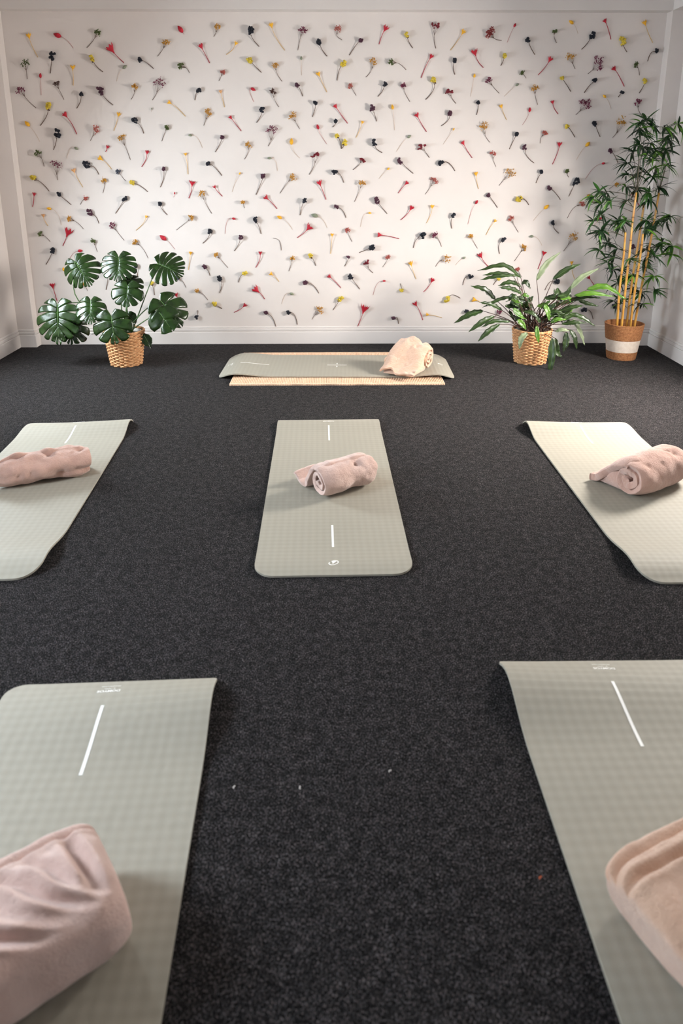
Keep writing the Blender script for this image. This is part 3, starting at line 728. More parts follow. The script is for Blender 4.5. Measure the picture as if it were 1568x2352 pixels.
FLOWERS = """
yt,65.1,78.8,67.9,90.3,86.1,131.0 rb,122.4,77.4,140.2,84.0,167.6,110.4 gs,228.6,68.3,218.1,85.5,198.6,109.4 rt,250.6,106.5,263.1,122.8,283.7,143.5
nv,126.3,119.9,119.6,139.1,114.8,168.1 gs,58.4,137.1,59.7,160.1,61.6,181.1 yt,167.0,151.5,167.4,162.0,167.0,196.1 yw,208.5,127.6,215.2,142.9,235.7,164.9
gb,290.8,150.5,281.2,157.2,266.9,186.5 rb,92.6,167.4,92.6,179.2,93.4,218.5 bs,126.3,184.0,133.9,202.2,145.8,228.4 ks,41.1,195.5,54.5,218.5,81.7,247.7
nv,186.5,212.1,186.5,220.4,175.1,248.7 pl,225.8,200.3,236.3,218.5,258.9,241.0 rb,407.7,59.1,419.6,74.4,421.7,78.8 os,500.9,54.9,496.1,72.1,490.4,83.6
nv,570.7,60.6,576.5,80.7,594.6,106.5 os,385.1,90.3,375.6,108.4,360.8,128.9 rt,459.8,102.7,465.5,114.2,480.8,144.2 yt,543.0,97.0,539.2,105.6,519.1,124.7
nv,318.2,135.2,326.8,138.7,351.7,157.2 gs,408.1,149.6,424.4,154.4,434.5,166.8 yw,568.8,134.3,578.4,144.8,600.0,166.2 rs,516.2,159.1,508.5,172.5,502.2,185.4
os,310.9,192.6,308.6,209.8,300.0,228.4 ks,370.8,176.4,361.2,207.9,349.4,229.6 nv,458.8,203.2,452.1,211.8,446.9,229.9 pt,505.7,207.9,507.6,215.6,515.2,246.2
rb,587.0,207.9,575.5,202.2,582.2,233.8 yt,622.0,54.9,624.9,65.4,653.6,115.1 ks,697.6,60.6,690.9,81.7,683.6,114.8 nv,731.1,90.3,734.9,103.7,751.1,128.9
rs,777.0,60.6,773.2,77.8,785.2,91.2 pl,830.5,89.3,823.9,96.0,802.2,126.2 rt,887.0,61.6,880.3,74.0,870.2,101.4 os,631.6,144.8,633.5,160.1,647.3,186.5
gb,691.5,128.5,691.5,138.1,691.8,172.5 yt,729.7,166.8,733.9,176.4,750.2,211.4 yw,791.3,139.1,782.7,152.4,773.7,184.6 os,859.2,133.3,854.5,155.3,840.1,176.9
pl,679.4,191.7,685.1,199.3,694.7,220.8 rs,800.9,192.6,807.6,202.2,817.7,219.4 nv,884.1,188.8,882.2,198.4,867.9,221.3 bs,624.9,204.1,628.7,223.2,640.2,245.8
yw,931.6,75.0,935.4,87.4,947.8,110.0 ds,1003.3,50.1,997.6,77.8,1001.0,110.9 yt,1065.5,70.2,1059.8,79.7,1034.5,114.8 rg,1118.1,66.4,1132.5,85.5,1152.2,92.2
rb,1184.5,53.0,1179.9,62.1,1165.0,97.0 rt,991.8,126.6,986.1,136.2,967.0,178.3 nv,1044.5,134.3,1041.6,144.8,1044.8,171.0 rt,1088.5,116.1,1092.3,129.5,1110.1,154.9
yw,1157.3,123.8,1156.4,134.3,1150.3,150.5 gs,892.3,142.9,908.6,143.8,932.5,160.1 yb,1090.4,168.7,1088.5,178.3,1080.8,221.3 ks,1116.2,176.4,1128.6,193.6,1146.8,214.1
ks,923.9,189.8,927.7,205.1,941.1,233.2 yw,995.7,177.3,997.6,192.6,977.5,228.6 ds,1028.2,203.2,1034.9,219.4,1047.3,237.6 gb,1191.8,191.3,1183.7,197.4,1158.7,220.8
yb,1306.8,46.9,1316.6,54.6,1327.9,76.9 gs,1272.8,68.7,1272.3,79.3,1279.1,98.1 nv,1210.6,85.2,1214.1,96.9,1228.6,125.1 nv,1361.9,73.4,1353.7,91.0,1336.1,112.8
rt,1387.8,45.3,1392.0,54.2,1403.7,90.3 yw,1423.0,85.2,1431.2,103.9,1440.6,119.2 yt,1479.3,48.8,1482.8,59.3,1499.7,97.4 nv,1509.8,118.0,1501.6,118.0,1488.0,140.3
rt,1264.5,133.3,1258.7,143.8,1235.9,172.0 os,1306.8,120.4,1315.0,143.8,1321.3,157.9 kb,1381.9,135.6,1361.9,159.1,1350.7,169.2 rt,1407.7,155.6,1414.0,163.3,1434.2,198.3
gs,1455.8,145.0,1464.0,154.4,1469.2,172.5 gs,1196.5,164.9,1202.3,170.8,1208.7,179.5 yw,1286.8,177.9,1291.5,182.6,1311.0,210.2 nv,1369.0,182.6,1360.8,189.6,1342.0,212.6
yw,1481.6,180.2,1479.3,191.9,1468.3,213.1 os,1225.8,194.3,1228.2,213.1,1235.2,240.5 nv,1427.7,209.5,1425.3,214.2,1420.1,222.9 yb,1384.2,217.8,1391.3,224.3,1403.7,250.6
rt,1268.1,231.8,1269.9,240.1,1282.1,261.9 kb,1352.6,227.1,1333.8,251.8,1322.7,263.1 ks,1464.0,227.1,1465.2,245.9,1475.8,267.0 yw,114.2,235.7,111.0,253.0,91.3,288.4
yb,56.4,278.2,67.5,289.7,90.3,325.3 rt,147.3,260.6,155.0,270.2,175.4,308.1 nv,133.0,297.0,130.1,317.1,121.7,344.2 yt,273.0,259.7,270.7,269.2,260.2,300.4
rs,225.8,290.3,213.3,310.4,206.6,323.2 os,275.5,308.4,285.1,331.4,298.5,366.8 gb,179.8,343.8,170.3,338.1,152.1,363.9 gs,84.2,345.8,93.8,362.0,100.4,382.5
rt,247.8,335.2,244.9,342.9,241.5,348.6 ks,132.0,364.9,130.1,396.5,131.4,413.7 yt,227.7,362.0,237.2,368.7,255.4,388.8 nv,192.3,373.1,209.5,380.2,226.3,400.9
pt,168.4,388.8,172.2,398.4,189.4,429.9 bg,268.8,389.8,275.5,400.3,287.6,415.6 yw,69.8,407.0,83.2,412.7,111.9,439.1 os,239.2,409.8,239.2,423.2,235.3,443.3
gb,348.4,246.8,347.8,252.0,346.9,256.4 yt,386.1,233.8,393.8,238.6,425.3,267.3 nv,303.8,272.1,316.3,282.6,329.3,306.5 os,481.8,250.1,473.2,272.1,467.0,288.4
rt,527.7,267.3,533.4,275.0,553.5,300.8 gs,385.1,289.3,380.4,298.9,370.8,324.3 gb,431.6,310.4,441.0,310.4,464.0,339.1 pl,512.4,312.3,509.5,319.9,493.6,349.2
os,569.8,326.6,569.8,342.9,560.8,365.8 rt,338.3,346.7,337.3,356.3,324.5,383.1 yt,425.3,351.5,426.8,359.1,431.1,400.3 nv,474.1,372.5,481.8,376.4,508.9,403.5
pl,375.6,384.0,376.5,392.6,367.3,429.9 yb,552.2,395.5,548.7,400.9,532.5,440.5 yw,298.1,418.5,308.6,421.3,338.3,440.5 rt,441.6,416.5,440.6,429.0,433.0,455.4
rt,491.3,427.1,495.2,433.8,510.1,451.0 nv,604.2,246.3,601.3,258.7,588.9,281.3 pl,607.3,399.3,602.9,410.8,587.6,447.2 os,665.1,256.8,677.5,277.8,687.4,295.6
nv,725.3,232.3,724.4,241.5,717.1,268.3 rt,768.4,241.5,774.1,250.1,798.0,283.2 pl,852.6,240.5,858.3,257.7,865.0,278.4 ks,624.9,287.4,622.0,319.0,615.3,335.6
rb,727.8,285.5,731.1,297.0,749.8,329.9 nv,773.2,275.0,770.3,283.6,763.6,291.6 yt,832.5,278.8,830.5,285.5,817.2,316.1 yb,669.3,317.1,668.9,332.4,688.0,363.0
yw,771.2,307.5,777.0,316.1,783.7,341.5 y+,792.3,320.9,789.4,334.3,783.7,341.5 nv,858.3,319.9,861.2,335.2,877.4,350.5 ds,726.3,350.5,723.4,371.6,709.6,400.9
gb,613.0,363.0,623.0,363.4,636.4,392.6 ds,835.3,362.0,827.7,373.5,810.5,389.8 nv,762.6,390.7,775.1,396.5,789.0,419.4 yb,894.6,385.0,888.9,389.8,870.7,409.8
os,675.6,401.2,663.1,415.6,642.5,444.3 rt,732.0,416.5,736.8,428.0,748.3,458.6 os,833.4,413.7,827.7,430.9,813.9,463.4 yb,900.0,239.6,901.9,251.4,905.7,298.9
nv,1099.0,231.5,1099.0,239.6,1094.2,263.5 yt,1149.7,241.5,1152.6,250.1,1163.6,275.0 rt,955.5,261.6,960.3,271.1,979.4,302.3 pl,1031.1,253.9,1032.0,266.4,1013.3,288.9
os,1108.5,278.8,1113.3,306.5,1125.2,327.0 yb,1043.5,293.7,1039.7,299.3,1017.7,331.4 gb,944.0,310.4,935.4,316.5,910.5,347.7 ds,963.1,331.4,973.7,344.8,986.1,362.0
rt,1061.7,325.7,1066.1,334.3,1084.6,362.6 nv,1187.0,303.7,1183.2,313.2,1169.8,342.5 rs,1130.5,344.8,1132.5,363.9,1139.2,382.5 pl,914.3,364.9,923.0,374.5,948.8,398.4
nv,1007.1,377.3,1019.6,372.5,1044.8,392.6 yt,1092.3,396.5,1093.2,406.0,1099.0,433.8 os,1181.2,386.9,1160.2,409.8,1146.2,426.5 rt,935.4,418.5,928.7,425.2,914.3,443.9
rs,1002.4,406.0,989.9,427.1,976.5,446.2 rb,1217.2,246.3,1215.3,257.7,1200.0,286.4 yw,1298.5,287.4,1304.3,292.2,1320.5,315.1 nv,1362.6,277.8,1367.4,289.3,1378.5,314.2
os,1432.5,267.3,1418.1,300.8,1407.6,315.7 rs,1253.6,302.3,1245.0,312.3,1240.8,329.1 pl,1203.8,333.3,1204.8,344.8,1226.8,374.5 rt,1285.1,327.6,1283.2,339.1,1268.9,377.3
yb,1354.6,325.7,1344.5,336.2,1324.0,367.4 pl,1396.1,344.8,1403.8,349.6,1419.6,374.5 rb,1390.0,374.5,1381.4,375.8,1344.8,411.8 nv,1245.0,391.7,1241.1,398.4,1231.0,420.4
gs,1300.4,388.8,1302.4,398.4,1306.2,407.0 nv,1323.4,407.0,1316.7,427.1,1306.6,451.4 pl,1257.4,429.0,1266.0,434.7,1287.1,458.6 os,1417.2,422.3,1411.4,425.2,1399.0,434.7
rt,78.8,443.4,78.1,452.0,73.7,475.0 nv,132.0,442.4,139.7,450.1,162.6,470.2 rs,199.9,453.9,191.3,458.7,183.7,470.2 nv,289.9,451.0,282.2,463.5,264.6,490.3
yb,106.6,477.8,117.7,480.1,140.2,517.4 pl,200.9,481.7,215.2,493.1,226.3,513.6 pt,99.5,492.8,100.4,500.4,109.4,519.0 os,153.1,499.8,168.4,506.5,190.8,526.2
ks,253.5,510.4,265.0,527.6,284.7,552.4 gs,88.0,534.3,99.5,541.0,114.2,555.3 rt,158.8,526.6,152.1,544.8,143.1,564.9 gs,213.3,548.6,217.2,562.0,222.5,578.3
nv,125.3,569.7,119.6,581.1,104.7,607.9 rb,189.4,575.4,177.9,576.9,156.9,599.3 yb,144.5,613.7,146.9,623.2,153.1,632.8 rb,401.4,440.5,400.4,446.3,397.6,453.3
nv,366.0,464.4,367.9,472.1,383.6,493.5 os,460.7,436.7,467.4,456.8,485.6,490.3 os,558.3,460.6,558.3,469.2,561.5,477.8 yt,336.4,496.0,334.4,502.3,311.5,529.1
os,443.5,497.0,432.0,506.5,404.7,528.5 rb,541.5,503.7,532.5,501.2,516.2,537.1 nv,584.1,497.9,590.8,512.3,599.0,537.1 nv,482.7,526.6,480.8,538.1,464.9,559.1
pl,553.5,540.0,551.6,549.6,537.8,576.4 rb,366.4,540.6,381.3,551.5,401.0,572.9 os,304.8,552.4,318.2,562.0,339.2,593.2 yt,437.8,579.2,436.8,586.5,432.0,620.0
os,492.3,581.1,502.8,592.6,522.5,615.0 rt,597.5,578.3,597.5,586.9,587.0,614.6 rt,608.6,452.0,616.3,458.7,635.8,479.7 nv,700.4,453.9,695.7,466.4,688.6,494.1
pl,861.2,454.9,869.8,467.3,888.9,490.7 pl,766.5,475.0,777.0,476.9,794.2,500.4 gb,714.4,492.8,730.1,497.0,750.6,523.2 yb,852.9,489.7,845.5,488.7,827.7,520.9
yb,635.8,496.4,647.3,501.7,671.2,527.2 rt,712.9,519.0,703.3,529.5,682.3,546.1 rs,795.2,524.7,799.0,535.2,808.0,555.3 yt,762.6,537.1,762.2,544.8,758.8,583.1
rt,867.9,539.1,878.4,540.4,916.6,548.6 st,626.4,546.7,634.4,548.6,645.3,575.4 nv,860.2,563.0,846.8,570.6,824.4,580.6 os,671.7,586.9,669.8,600.3,662.8,622.9
yw,710.0,583.1,716.7,592.6,724.7,610.4 pl,800.9,588.4,799.9,592.6,791.3,611.8 ds,839.2,598.4,844.9,613.7,856.4,627.1 rs,891.8,586.9,888.9,596.5,878.4,613.7
pl,1119.1,445.3,1123.9,451.0,1142.4,476.9 yw,1183.2,455.8,1198.5,455.8,1214.9,471.1 rt,945.9,475.0,940.2,484.5,920.1,505.2 yt,992.4,471.7,991.8,480.1,979.4,512.3
rb,1097.1,459.7,1091.3,468.3,1074.7,514.8 nv,1042.5,489.3,1037.8,499.8,1037.8,525.1 yt,1138.2,505.6,1133.4,511.3,1116.2,540.0 rs,1169.8,495.1,1177.4,510.4,1190.8,533.9
nv,975.6,536.2,961.2,544.8,949.4,569.7 ks,992.8,534.3,1004.3,546.7,1013.8,566.8 os,1078.9,538.1,1083.7,547.7,1096.5,570.6 nv,1160.2,546.7,1150.6,554.4,1147.4,583.1
os,1033.9,588.8,1012.9,598.4,1000.1,613.1 gb,1069.3,590.3,1061.7,594.2,1046.0,609.5 rt,1100.9,583.1,1106.6,593.6,1123.9,615.0 yt,942.1,602.2,945.0,611.8,955.5,641.4
os,1208.0,562.0,1197.5,577.3,1181.2,600.3 rs,1187.0,616.5,1190.8,623.2,1198.5,636.6 yb,1260.3,470.6,1249.4,479.7,1225.4,506.5 rs,1341.6,466.4,1326.3,472.1,1303.3,501.4
yt,1351.1,447.2,1353.6,453.3,1366.5,467.3 nv,1268.5,506.9,1269.8,517.1,1283.2,535.8 gb,1215.3,542.5,1224.9,542.9,1245.0,564.5 os,1320.5,535.2,1306.2,560.1,1294.7,576.7
rt,1250.1,578.3,1246.9,587.8,1235.4,618.5 yt,1312.5,601.2,1312.5,608.9,1319.6,640.5 rb,1381.8,498.9,1374.1,506.5,1362.6,519.9 yb,1397.1,533.3,1396.1,537.5,1400.9,548.6
pl,1452.6,562.0,1453.5,571.6,1454.5,583.1 rt,1450.6,443.4,1454.5,449.1,1467.9,473.0 rt,119.6,652.3,122.4,663.8,130.1,691.5 os,191.3,651.3,195.2,658.0,200.3,668.2
pl,250.6,625.5,248.7,635.1,242.6,665.7 nv,313.4,605.4,313.8,615.9,315.3,637.9 yw,346.9,646.5,349.7,655.1,353.6,678.1 bg,404.3,635.1,412.9,640.8,426.3,660.9
pl,465.5,609.2,473.2,616.9,481.8,633.5 os,448.3,665.7,458.8,671.4,477.0,689.6 nv,501.8,633.1,507.6,645.6,503.4,673.3 yw,567.9,625.5,557.3,630.3,547.2,648.8
rt,583.2,661.8,595.6,672.4,607.3,687.3 yw,487.5,694.4,497.1,701.1,509.5,709.1 rt,564.0,699.1,557.3,705.8,537.2,717.9 nv,451.1,732.6,453.1,723.1,453.6,713.5
rt,403.3,674.3,407.1,682.9,408.1,698.2 pl,345.0,702.0,349.7,704.9,357.4,711.6 yt,620.1,627.4,626.8,632.2,640.2,647.1 pl,695.7,647.5,707.1,649.4,732.0,673.9
rt,754.0,633.1,760.7,638.9,782.7,661.5 nv,800.9,630.3,808.5,640.8,825.8,664.3 rb,886.0,645.2,878.4,645.2,856.4,678.5 gb,675.6,677.1,665.1,673.3,646.5,698.2
yw,784.6,680.0,777.0,693.4,764.5,712.5 pl,606.7,716.9,614.3,720.2,633.5,751.8 nv,658.4,715.4,667.0,717.3,682.3,746.0 os,739.7,705.8,724.4,722.1,716.1,734.0
rt,838.2,703.0,832.5,721.1,821.0,750.8 pl,900.0,732.6,907.7,728.8,914.9,744.1 rt,993.8,640.8,989.0,650.4,972.7,670.8 yw,922.6,669.5,922.0,663.8,919.7,651.9
rt,951.7,695.3,957.4,703.9,970.8,735.5 yt,978.4,722.1,986.1,723.1,1014.8,730.3 yw,1019.6,691.5,1032.0,680.0,1056.9,685.2 yt,1085.6,687.7,1096.1,690.5,1102.8,694.4
nv,1085.6,634.1,1075.1,634.1,1063.0,655.1 yw,1146.8,636.0,1142.0,641.7,1132.8,654.8 nv,1066.5,713.5,1074.1,717.3,1083.7,723.1 ks,1148.7,712.5,1140.1,723.1,1128.6,739.3
nv,1284.2,649.4,1271.7,645.6,1251.7,666.6 rt,1350.2,636.0,1355.0,641.7,1364.5,655.1 nv,1333.0,713.5,1347.3,711.6,1362.2,733.6 nv,1404.7,702.0,1418.1,702.0,1425.8,717.3
yb,1257.4,706.8,1266.0,711.6,1272.7,717.3
"""
def build_bloom(rnd, k, root, tip, neck, foot, first=True):
    """tip, neck, foot: (x, z) on the wall relative to the foot; +n is out of the wall (towards -y)"""
    form, bm, sm, sr, words = FK[k]
    tip, neck, foot = Vector((tip[0], 0, tip[1])), Vector((neck[0], 0, neck[1])), Vector((foot[0], 0, foot[1]))
    ax = tip - neck
    hl = max(ax.length, .012)
    ax = ax.normalized() if ax.length > 1e-4 else Vector((0, 0, 1))
    sd = Vector((ax.z, 0, -ax.x))
    lift = {'fan': .016, 'bud': .012, 'clump': .020, 'spray': .010, 'sprig': .012, 'stick': .004}[form] * rnd.uniform(.5, .9)
    N = Vector((0, -1, 0))
    sr *= .92
    # stalk
    sl = (foot - neck).length
    c1 = neck - ax * sl * .38
    pts = []
    for i in range(9):
        t = i / 8
        p = neck * (1 - t) ** 2 + c1 * (2 * t * (1 - t)) + foot * t * t
        pts.append(p + N * (sr + .0008 + lift * (1 - t) ** 2))
    s = MB()
    s.tube(pts, [sr * (.85 + .35 * i / 8) for i in range(9)], 5)
    O = neck + N * (lift + sr)
    h = MB(); calyx = None
    if form == 'fan':
        n = 7; hl *= 1.12; rad = hl * rnd.uniform(.50, .62)
        ph = rnd.random()
        rows = []
        for a, rr in ((0, .10), (.25, .2), (.55, .55), (.75, .8)):
            rows.append([O + ax * hl * a + (sd * math.cos(2 * PI * (j + ph) / (2 * n)) + N * math.sin(2 * PI * (j + ph) / (2 * n)) * .6) * rad * rr for j in range(2 * n)])
        rows.append([O + ax * hl * ((1.05 + rnd.uniform(-.08, .12)) if j % 2 == 0 else .72) + (sd * math.cos(2 * PI * (j + ph) / (2 * n)) + N * math.sin(2 * PI * (j + ph) / (2 * n)) * .6) * rad * (1.0 if j % 2 == 0 else .75) for j in range(2 * n)])
        h.grid(rows, closed=True)
        for j in range(5):      # inner teeth close the cup
            a = 2 * PI * j / 5
            e_ = O + ax * hl * .45
            w_ = (sd * math.cos(a) + N * math.sin(a) * .6)
            q = sd * math.sin(a) - N * math.cos(a) * .6
            h.add([e_ + q * rad * .2, e_ - q * rad * .2, O + ax * hl * rnd.uniform(.85, 1.05) + w_ * rad * .5], [(0, 1, 2)])
    elif form == 'bud':
        rows = []
        for i in range(9):
            t = i / 8
            r = hl * .30 * (math.sin(PI * min(1, t * .93 + .05)) ** .8) * (1.15 - .4 * t)
            c_ = O + ax * hl * t + N * .004 * math.sin(PI * t)
            rows.append([c_ + (sd * math.cos(2 * PI * j / 8) + N * math.sin(2 * PI * j / 8)) * r for j in range(8)])
        h.grid(rows, closed=True)
    elif form == 'clump':
        wd = max(hl * .42, .017)
        cnt = 20
        one = rnd.choice((-1, 1))
        for i in range(cnt):
            t = rnd.random()
            a = rnd.uniform(0, 2 * PI); q = math.sqrt(rnd.random())
            bend = one * .25 * wd * math.sin(PI * t)
            prof = (.45 + .55 * math.sin(PI * (.15 + .75 * t)))
            p = O + ax * hl * (.12 + .82 * t) + sd * (bend + wd * .85 * q * math.cos(a) * prof) + N * (abs(math.sin(a)) * q * wd * .7)
            h.lump(p, rnd.uniform(.0065, .0105) * (.8 + hl * 6), rnd)
        if k in ('yw', 'y+'):
            calyx = MB()
            for i in range(6):
                calyx.lump(O + ax * hl * rnd.uniform(.0, .3) + sd * wd * rnd.uniform(-.5, .5) + N * wd * rnd.uniform(.1, .5), rnd.uniform(.004, .006), rnd)
        for q in range(2):
            e_ = O + ax * hl * .35 + sd * wd * rnd.uniform(-.5, .5) + N * .004
            s.tube([pts[1], (pts[1] + e_) / 2 + sd * .003 * rnd.uniform(-1, 1), e_], sr * .55, 4)
    elif form in ('spray', 'sprig'):
        big = form == 'sprig'
        nb = 4 if big else 6
        wd = hl * (.42 if big else .38) * (1.5 if k == 'kb' else 1) * (1.2 if k == 'rg' else 1)
        ends = []
        for i in range(nb):
            u = (i / (nb - 1) - .5) * 2
            e_ = O + ax * hl * (rnd.uniform(.55, 1.0) * (1 - .18 * u * u)) + sd * u * wd * rnd.uniform(.6, 1.0) + N * rnd.uniform(.0, .018)
            st_ = O - ax * hl * rnd.uniform(0, .18) if sl > hl * .4 else O
            mid = (st_ + e_) / 2 + sd * u * wd * .12
            s.tube([st_, mid, e_], [sr * .7, sr * .45, sr * .3], 4)
            ends.append((mid, e_))
        for mid, e_ in ends:
            if big:
                for q in range(4):
                    h.lump(e_ + Vector((rnd.uniform(-1, 1), rnd.uniform(-.6, .2), rnd.uniform(-1, 1))) * .008 + (mid - e_) * rnd.choice((0, 0, .45)), rnd.uniform(.006, .0105), rnd)
            else:
                for q in range({'rg': 26, 'kb': 16}.get(k, 9)):
                    t = rnd.random() ** 2 * (.9 if k == 'rg' else .6)
                    p = e_ + (mid - e_) * t + Vector((rnd.gauss(0, 1), rnd.uniform(-1, .3), rnd.gauss(0, 1))) * max(hl * .075, .005)
                    h.dot(p, rnd.uniform(.0034, .0062))
    else:
        s.tube([pts[0], O + ax * hl + N * .002], sr, 5)
    if first:
        s.build('stalk', FM[sm], root)
    else:
        s.build('stalk', FM[sm], root)
    if h.v:
        h.build('bloom', FM[bm], root, smooth=form in ('bud',))
    if calyx:
        calyx.build('calyx', FM['brown'], root)

recs = []
for tok in FLOWERS.split():
    q = tok.split(',')
    v = [float(x) for x in q[1:]]
    if q[0] == 'y+':
        recs[-1]['extra'].append(v)
    else:
        recs.append(dict(k=q[0], v=v, extra=[]))
def wallpt(px, py):
    p = at_y(px, py, YB - .012)
    return (p.x, p.z)
for i, r in enumerate(recs):
    v = r['v']
    tip, neck, foot = wallpt(v[0], v[1]), wallpt(v[2], v[3]), wallpt(v[4], v[5])
    r['c'] = ((tip[0] + foot[0]) / 2, (tip[1] + foot[1]) / 2)
    rnd = random.Random(100 + i)
    root = empty('dried_flower', (foot[0], YB, foot[1]))
    r['o'] = root
    rel = lambda p: (p[0] - foot[0], p[1] - foot[1])
    build_bloom(rnd, r['k'], root, rel(tip), rel(neck), (0, 0))
    for e in r['extra']:
        build_bloom(rnd, 'y+', root, rel(wallpt(e[0], e[1])), rel(wallpt(e[2], e[3])), (0, 0), first=False)
    dx = tip[0] - foot[0]; dz = tip[1] - foot[1]
    r['lean'] = 'upright' if abs(dx) < .22 * abs(dz) else ('left-leaning' if dx < 0 else 'right-leaning')

# labels: kind and lean, then the nearest neighbours, until only one flower fits
DIRS = ('left', 'right', 'above', 'below')
for r in recs:
    nb = {}
    for s in recs:
        if s is r: continue
        dx, dz = s['c'][0] - r['c'][0], s['c'][1] - r['c'][1]
        d = math.hypot(dx, dz)
        a = ('right' if dx > 0 else 'left') if abs(dx) > abs(dz) else ('above' if dz > 0 else 'below')
        if d < .55 and (a not in nb or d < nb[a][0]):
            nb[a] = (d, FK[s['k']][4])
    r['nb'] = {a: nb[a][1] if a in nb else None for a in DIRS}
PH = {'left': '{} on its left', 'right': '{} on its right', 'above': '{} above', 'below': '{} below'}
from itertools import combinations
used_labels = set()
for r in recs:
    same = [s for s in recs if s['k'] == r['k'] and s['lean'] == r['lean'] and s is not r]
    words = 'dried ' + r['lean'] + ' ' + FK[r['k']][4]
    have = [a for a in DIRS if r['nb'][a]]
    best = None
    if not same:
        best = words + ' stuck on the white wall'
    for n in (1, 2, 3):
        if best: break
        cands = []
        for cs in combinations(have, n):
            if not any(all(s['nb'][a] == r['nb'][a] for a in cs) for s in same):
                txt = words + ', ' + ', '.join(PH[a].format(r['nb'][a]) for a in cs)
                cands.append((len(txt.split()), txt))
        if cands:
            c_ = min(cands)
            if c_[0] <= 16: best = c_[1]
    if not best:
        col = sorted([s for s in same + [r]], key=lambda s: s['c'][0])
        i_ = col.index(r) + 1
        best = words + ' on the wall, %d%s such from the left' % (i_, {1: 'st', 2: 'nd', 3: 'rd'}.get(i_ if i_ < 20 else i_ % 10, 'th'))
    tag(r['o'], best, 'dried flower', 'dried flowers on the back wall')

# ------------------------------------------------------------------ potted plants
WICKER = mat('woven_water_hyacinth', srgb(218, 170, 122), .7, srgb(186, 128, 80), 60, bump=.4, bscale=200)
WICKER_IN = mat('basket_gap_shade', srgb(72, 46, 30), .9)  # brown darkened to stand for the shade between strands
SOIL = mat('potting_soil', srgb(46, 34, 27), 1.0, srgb(28, 20, 16), 60, bump=.8, bscale=90)
POTW = mat('white_plastic_pot', srgb(222, 216, 206), .5)

def wicker_basket(root, c, r0, r1, h, rows=22, stakes=24):
    """c: centre on the floor; r0 bottom radius, r1 top radius"""
    m = MB()
    seg = stakes * 4
    for i in range(rows):
        z = h * (i + .5) / rows
        r = r0 + (r1 - r0) * z / h
        th = h / rows * .53
        P = []
        for j in range(seg):
            a = 2 * PI * j / seg
            w = math.cos(a * stakes / 2 + (PI if i % 2 else 0)) * .0058 + .0008 * math.sin(j * 2.7 + i)
            zz = z + .0012 * math.sin(a * stakes + i)
            row = []
            for (dr, dz) in ((.0042, 0), (.0022, th), (-.003, th * .8), (-.0045, 0), (-.003, -th * .8), (.0022, -th)):
                row.append((c[0] + (r + w + dr) * math.cos(a), c[1] + (r + w + dr) * math.sin(a), c[2] + zz + dz))
            P.append(row)
        P.append(P[0])
        m.grid(P, closed=True)
    o = m.build('basket_weave', WICKER, root, smooth=True); o['kind'] = 'stuff'
    m = MB()
    for j in range(stakes):
        a = 2 * PI * (j + .5) / stakes
        p = lambda r, z: (c[0] + r * math.cos(a), c[1] + r * math.sin(a), c[2] + z)
        m.tube([p(r0 - .001, .004), p((r0 + r1) / 2 - .001, h / 2), p(r1 - .001, h)], .0036, 5)
    o = m.build('basket_stakes', WICKER, root); o['kind'] = 'stuff'
    m = MB()
    for k in range(2):
        n = 60
        pts = [(c[0] + (r1 + .003 * math.cos(20 * 2 * PI * j / n + k * PI)) * math.cos(2 * PI * j / n), c[1] + (r1 + .003 * math.cos(20 * 2 * PI * j / n + k * PI)) * math.sin(2 * PI * j / n), c[2] + h + .004 + .003 * math.sin(20 * 2 * PI * j / n + k * PI)) for j in range(n + 1)]
        m.tube(pts, .0055, 6, cap=False)
    m.build('basket_rim', WICKER, root, smooth=True)
    m = MB(); m.lathe([(0.001, .004), (r0 - .009, .004), (r1 - .009, h - .002)], 32, c); m.build('gap_shade_shell', WICKER_IN, root)  # dark inner shell puts shade into the weave gaps
    m = MB(); m.lathe([(r0 * .93, .008), (r1 * .88, h - .012), (r1 * .88, h - .004), (r1 * .84, h - .004), (r1 * .83, h - .03)], 32, c); m.build('nursery_pot', POTW, root, smooth=True)
    m = MB(); n = 10
    rows_ = [[(c[0] + r1 * .845 * q / 6 * math.cos(2 * PI * j / 24), c[1] + r1 * .845 * q / 6 * math.sin(2 * PI * j / 24), c[2] + h - .035 + .006 * noise.noise((q, j * .7, 1))) for j in range(24)] for q in range(0, 7)]
    m.grid(rows_, closed=True); m.build('soil', SOIL, root)

